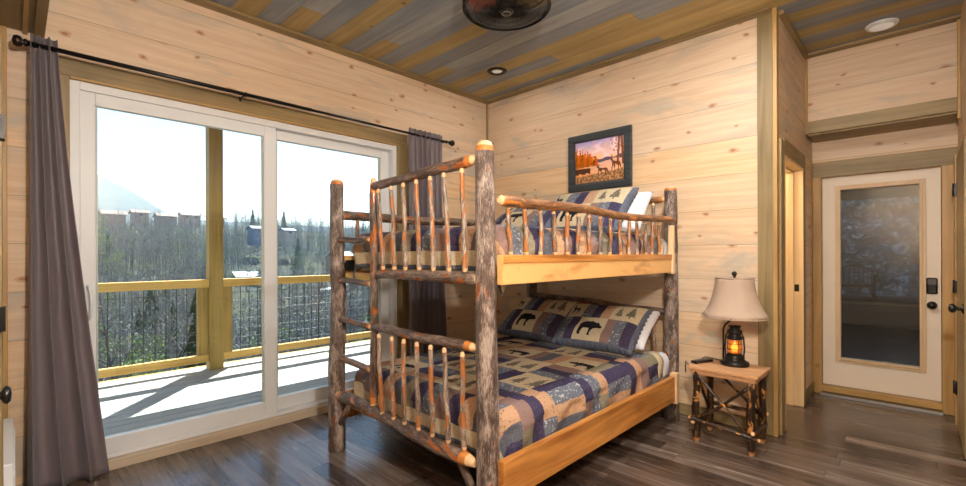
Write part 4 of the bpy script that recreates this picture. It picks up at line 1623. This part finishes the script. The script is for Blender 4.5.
me.from_pydata(verts, [], faces)
for m in mats_:
    me.materials.append(m)
me.polygons.foreach_set('material_index', fm_)
wd_ = bpy.data.objects.new('woodland', me)
COL.objects.link(wd_)
tag(wd_, 'dense grey green woodland covering the hillside across the valley', 'woodland', kind='stuff')
# low brush on the near slope under the railing
o = MB()
rb = random.Random(3)
for k in range(420):
    x, y = rand_spot(rb, 4, 40)
    z = terr(x, y)
    m = rb.choice([twig, twig, leafg, barkg])
    h_ = rb.uniform(.6, 2.0)
    for q_ in range(9):
        d = Vector((rb.gauss(0, .35), rb.gauss(0, .35), 1)) * h_
        p = Vector((x + rb.gauss(0, .3), y + rb.gauss(0, .3), z - .1))
        o.tube([p, p + d * .6, p + d + Vector((rb.gauss(0, .2), rb.gauss(0, .2), 0))], [.02, .014, .004], barkg if m is leafg else m, 3)
        if m is leafg:
            for j in range(7):
                c = p + d * rb.uniform(.4, 1.05) + Vector((rb.gauss(0, .12), rb.gauss(0, .12), 0))
                a = Vector((rb.uniform(-1, 1), rb.uniform(-1, 1), rb.uniform(-1, 1))) * .09
                b_ = Vector((rb.uniform(-1, 1), rb.uniform(-1, 1), rb.uniform(-1, 1))) * .09
                o.face([o.bm.verts.new(c - a), o.bm.verts.new(c + b_), o.bm.verts.new(c + a)], m)
br = o.build('brush', recalc=False)
tag(br, 'tangle of bare and green brush on the slope below the railing', 'brush', kind='stuff')


# houses
def house(x, y, w_, d_, h_, wallc, roofc, label, z=None, rot=0., flat=False):
    z = terr(x, y) - .2 if z is None else z
    e = empty('house', (x, y, z))
    tag(e, label, 'house', 'houses across the valley')
    wm = plain('siding', wallc, .8)
    rm = plain('roofing', roofc, .6)
    gm = plain('dark_window', (.03, .035, .045), .2)
    o = MB()
    o.box(x - d_ / 2, x + d_ / 2, y - w_ / 2, y + w_ / 2, z - 2.5, z + h_, wm)
    for s_ in (-1, 1):
        v = [o.bm.verts.new((x - d_ / 2, y + s_ * w_ / 2, z + h_)), o.bm.verts.new((x + d_ / 2, y + s_ * w_ / 2, z + h_)), o.bm.verts.new((x, y + s_ * w_ / 2, z + h_ + w_ * .22))]
        o.face(v, wm)
    o.build('house_wall', e)
    o = MB()
    ov = .35
    rr_ = w_ * .22
    for s_ in (-1, 1):
        a = [(x + s_ * (d_ / 2 + ov), y - w_ / 2 - ov, z + h_ - .12), (x + s_ * (d_ / 2 + ov), y + w_ / 2 + ov, z + h_ - .12), (x, y + w_ / 2 + ov, z + h_ + rr_), (x, y - w_ / 2 - ov, z + h_ + rr_)]
        lo = [o.bm.verts.new(p) for p in a]
        hi = [o.bm.verts.new((p[0], p[1], p[2] + .18)) for p in a]
        o.face(lo[::-1], rm)
        o.face(hi, rm)
        for i in range(4):
            o.face([lo[i], lo[(i + 1) % 4], hi[(i + 1) % 4], hi[i]], rm)
    o.build('house_roof', e)
    k = max(1, int(w_ / 1.8))
    for i in range(k):
        yy = y - w_ / 2 + (i + .5) * w_ / k
        MB().box(x + d_ / 2, x + d_ / 2 + .05, yy - .4, yy + .4, z + h_ * .35, z + h_ * .8, gm).build('house_window', e)
    return e


RZ = 9.9
for k, (x_, y, w_, h_, cc) in enumerate(((-150, 17.5, 4.8, .5, .9), (-153, 23.5, 3.4, 1.1, 1.15), (-148, 28.5, 4.2, .5, .8), (-152, 35.0, 4.4, 1.0, 1.2), (-149, 41.5, 2.4, .7, .7))):
    nb = ['by the curtain', 'second from the curtain', 'in the middle of the ridge row', 'fourth from the curtain', 'nearest the deck post'][k]
    house(x_, y, w_, 5, h_, (.30 * cc, .20 * cc, .16 * cc), (.26 * cc, .15 * cc, .11 * cc), 'tan brown cabin on the ridge top, %s' % nb, RZ + 1.6 + .4 * (k % 2))
house(-118, 41.5, 3.0, 4, 1.5, (.10, .13, .22), (.05, .07, .13), 'dark blue house on the far slope just beyond the deck post', 6.4)
house(-118, 49, 2.6, 4, 1.1, (.30, .26, .24), (.10, .14, .24), 'small house with blue roof high on the slope, seen near the centre door frame', 6.6)
house(-96, 31.5, 4.0, 4, 1.4, (.16, .12, .10), (.16, .30, .44), 'house with light blue metal roof low behind the deck post', -4.2)
house(-101, 54.5, 4.6, 5, 2.0, (.30, .17, .13), (.62, .62, .64), 'brown house with white roof beside the pale road', -.9)
o = MB()
road = plain('pale_road', (.45, .44, .42), .9)
rp = [(-104, 66), (-98, 60), (-93, 54), (-90, 48), (-88, 43)]
pr = None
for i in range(len(rp)):
    a = Vector((rp[i][0], rp[i][1], 0))
    t_ = Vector((rp[min(i + 1, 4)][0] - rp[max(i - 1, 0)][0], rp[min(i + 1, 4)][1] - rp[max(i - 1, 0)][1], 0)).normalized()
    nn = Vector((-t_.y, t_.x, 0)) * 1.2
    L_, R_ = a + nn, a - nn
    zz = max(terr(L_.x, L_.y), terr(R_.x, R_.y)) + .5
    cur = (o.bm.verts.new((L_.x, L_.y, zz)), o.bm.verts.new((R_.x, R_.y, zz)), o.bm.verts.new((R_.x, R_.y, zz - 3)), o.bm.verts.new((L_.x, L_.y, zz - 3)))
    if pr:
        for q_ in range(4):
            o.face([pr[q_], cur[q_], cur[(q_ + 1) % 4], pr[(q_ + 1) % 4]], road)
    pr = cur
struct(o.build('road'), 'pale road winding up the far slope')

# haze in the valley: a homogeneous thin volume
hz = bpy.data.materials.new('valley_haze')
hz.use_nodes = True
nth = hz.node_tree
nth.nodes.clear()
ou = nth.nodes.new('ShaderNodeOutputMaterial')
vs = nd(nth, 'ShaderNodeVolumeScatter', {'Color': (.62, .82, 1., 1), 'Density': .0007, 'Anisotropy': .3})
nth.links.new(vs.outputs[0], ou.inputs['Volume'])
o = MB().box(-950, -45, -420, 1000, -40, 95, hz)
ob = o.build('haze')
tag(ob, 'thin bluish haze filling the valley', 'haze', kind='stuff')

# ================================================================== INVENTED BREEZEWAY, STANDS IN FOR THE REFLECTION IN THE WHITE DOOR
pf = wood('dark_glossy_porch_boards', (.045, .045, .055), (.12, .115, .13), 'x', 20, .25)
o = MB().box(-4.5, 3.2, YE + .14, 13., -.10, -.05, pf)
struct(o.build('floor_standin'), 'dark glossy floor standing in for a reflection in the white door')
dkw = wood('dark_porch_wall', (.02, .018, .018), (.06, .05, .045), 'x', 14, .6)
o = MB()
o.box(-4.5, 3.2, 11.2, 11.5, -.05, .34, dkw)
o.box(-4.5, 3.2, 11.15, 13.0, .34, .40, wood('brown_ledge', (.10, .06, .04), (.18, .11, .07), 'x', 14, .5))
struct(o.build('trim_44', bevel=.01), 'low dark wall with brown ledge in the stand-in view behind the white door')
o = MB()
o.box(-4.6, 3.3, YE + .14, 14.2, 2.6, 2.7, dkw)
struct(o.build('ceiling_sky_block'))  # roof added to block the sky and darken the view
o = MB()
o.box(-4.6, -4.5, YE + .14, 13.2, -.1, 2.6, dkw)
o.box(3.2, 3.3, YE + .14, 13.2, -.1, 2.6, dkw)
struct(o.build('wall_sky_block'))  # side walls added to keep daylight out behind the door glass
# added backdrop bank; bluish mottle of the door glass put into its colour
bank, ntb, bb = newmat('mottled_bank')
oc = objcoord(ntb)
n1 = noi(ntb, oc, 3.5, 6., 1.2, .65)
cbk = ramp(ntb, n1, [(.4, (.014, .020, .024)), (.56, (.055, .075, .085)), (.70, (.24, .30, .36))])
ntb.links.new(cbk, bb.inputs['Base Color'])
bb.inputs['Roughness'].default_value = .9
o = MB()
g = []
for i in range(41):
    g.append([])
    for j in range(61):
        X_ = -14 + 28 * j / 60
        Z_ = -.5 + 8 * i / 40
        g[-1].append(o.bm.verts.new((X_, 17.0 + .35 * Z_ + .5 * noise.noise(Vector((X_ * 1.3, Z_ * 1.3, 0))) + .2 * noise.noise(Vector((X_ * 5, Z_ * 5, 0))), Z_)))
for i in range(40):
    for j in range(60):
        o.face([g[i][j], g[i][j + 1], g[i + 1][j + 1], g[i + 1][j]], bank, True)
struct(o.build('terrain_bank'), 'mottled backdrop bank of the stand-in view behind the white door')
# chair standing in for the one reflected in the door glass
chx, chy = -1.00, 12.0
ch = empty('standin_chair', (chx, chy, .40))
tag(ch, 'dark curved back chair standing in for a reflection in the white door glass', 'chair')
dk = plain('dark_chair_wood', (.018, .014, .012), .4)
bx('seat', (chx - .36, chx + .36, chy - .28, chy + .28, .62, .67), dk, ch, .01)
for sx_ in (-.33, .33):
    for sy_ in (-.25, .25):
        MB().tube([(chx + sx_, chy + sy_, .40), (chx + sx_ * .96, chy + sy_ * .95, .63)], [.018, .024], dk, 8, dk, dk).build('leg', ch)
for sx_ in (-.33, .33):
    MB().tube([(chx + sx_, chy - .24, .66), (chx + sx_ * 1.06, chy - .24, .84), (chx + sx_ * 1.06, chy + .2, .90)], .02, dk, 8, dk, dk).build('armrest', ch)
o = MB()
arc_ = [(chx + .36 * cos(pi * k / 14), chy + .24, .84 + .20 * sin(pi * k / 14)) for k in range(15)]
o.tube(arc_, .022, dk, 8, dk, dk)
for k in range(1, 14):
    o.tube([(arc_[k][0], chy + .24, .66), arc_[k]], .011, dk, 6)
o.build('backrest', ch)

# ================================================================== LIGHT
wl = bpy.data.worlds.new('World')
S.world = wl
wl.use_nodes = True
nw = wl.node_tree
bgn = nw.nodes['Background']
sky = nw.nodes.new('ShaderNodeTexSky')
sky.sky_type = 'NISHITA'
sky.sun_disc = False
sky.sun_elevation = radians(54)
sky.sun_rotation = radians(0)
sky.altitude = 400
sky.air_density = 1.0
sky.dust_density = .3
sky.ozone_density = 1.5
nw.links.new(sky.outputs[0], bgn.inputs[0])
bgn.inputs[1].default_value = .21
sd = Vector((.55, -.47, -1.)).normalized()
sky.sun_rotation = math.atan2(-sd.x, -sd.y)
sl = bpy.data.lights.new('sun', 'SUN')
sl.energy = 11
sl.angle = radians(.6)
sl.color = (1, .97, .92)
so = bpy.data.objects.new('sun', sl)
COL.objects.link(so)
so.rotation_euler = sd.to_track_quat('-Z', 'Y').to_euler()


def lamp(nm, typ, loc, e, col=(1, 1, 1), size=.2, rot=(0, 0, 0), **kw):
    l = bpy.data.lights.new(nm, typ)
    l.energy = e
    l.color = col
    if typ == 'AREA':
        l.shape = 'DISK'
        l.size = size
    else:
        l.shadow_soft_size = size
    for k, v in kw.items():
        setattr(l, k, v)
    o = bpy.data.objects.new(nm, l)
    COL.objects.link(o)
    o.location = loc
    o.rotation_euler = rot
    return o


# lamps; the globe and second ceiling disc are unseen fills added for brightness
W1 = (1., .955, .895)
pnl = empty('fill_globe_light', (.115, .36, 2.10))
tag(pnl, 'white globe fill light, added out of view, near the corner of the left and right walls', 'pendant light')
MB().tube([(.115, .36, 2.215), (.115, .36, ZC - .02)], .006, M['bronze'], 8).build('cable', pnl)
MB().lathe(.115, .36, [(.0, ZC - .03), (.05, ZC - .03), (.06, ZC - .001)], M['bronze'], 24).build('canopy', pnl)
MB().lathe(.115, .36, [(.085 * sin(pi * k / 12) + .0001, 2.13 - .085 * cos(pi * k / 12)) for k in range(13)], glassmat('opal_globe', (.97, .96, .94), 1.2), 28).build('globe', pnl)
disc_light(-.75, 2.45, 'white round ceiling fill light, added out of view, between bunk bed and side door', 1.2)  # extra disc added as unseen fill
lamp('globe_fill', 'POINT', (.115, .36, 2.12), 145, W1, .07)
lamp('ceiling_fill', 'AREA', (-.75, 2.45, ZC - .03), 34, W1, .24)
lamp('downlight_lamp', 'AREA', (-2.89, 3.19, ZC - .012), 2, W1, .09)
lamp('lantern_bulb', 'POINT', (LX, LY, Z + .13), .25, (1, .5, .15), .012)
lamp('side_room_lamp', 'POINT', (XS - .75, 4.4, 2.2), 30, (1, .86, .62), .1)

# ================================================================== CAMERA
cam = bpy.data.cameras.new('camera')
cam.sensor_width = 36
cam.lens = 452 / 966 * 36
cam.shift_y = 12.1 / 966
cam.clip_start = .01
cam.clip_end = 3000
co_ = bpy.data.objects.new('camera', cam)
COL.objects.link(co_)
co_.location = (0, 0, 1.3)
co_.rotation_euler = (Matrix.Rotation(radians(44.03), 4, 'Z') @ Matrix.Rotation(radians(90), 4, 'X') @ Matrix.Rotation(radians(-.2), 4, 'Z')).to_euler()
S.camera = co_

vs_ = S.view_settings
vs_.view_transform = 'Standard'
vs_.look = 'None'
vs_.gamma = 1
vs_.exposure = .47
S.cycles.use_denoising = True
S.cycles.max_bounces = 8
S.cycles.transparent_max_bounces = 16
S.cycles.volume_bounces = 1
S.cycles.sample_clamp_indirect = 6
bpy.context.view_layer.update()
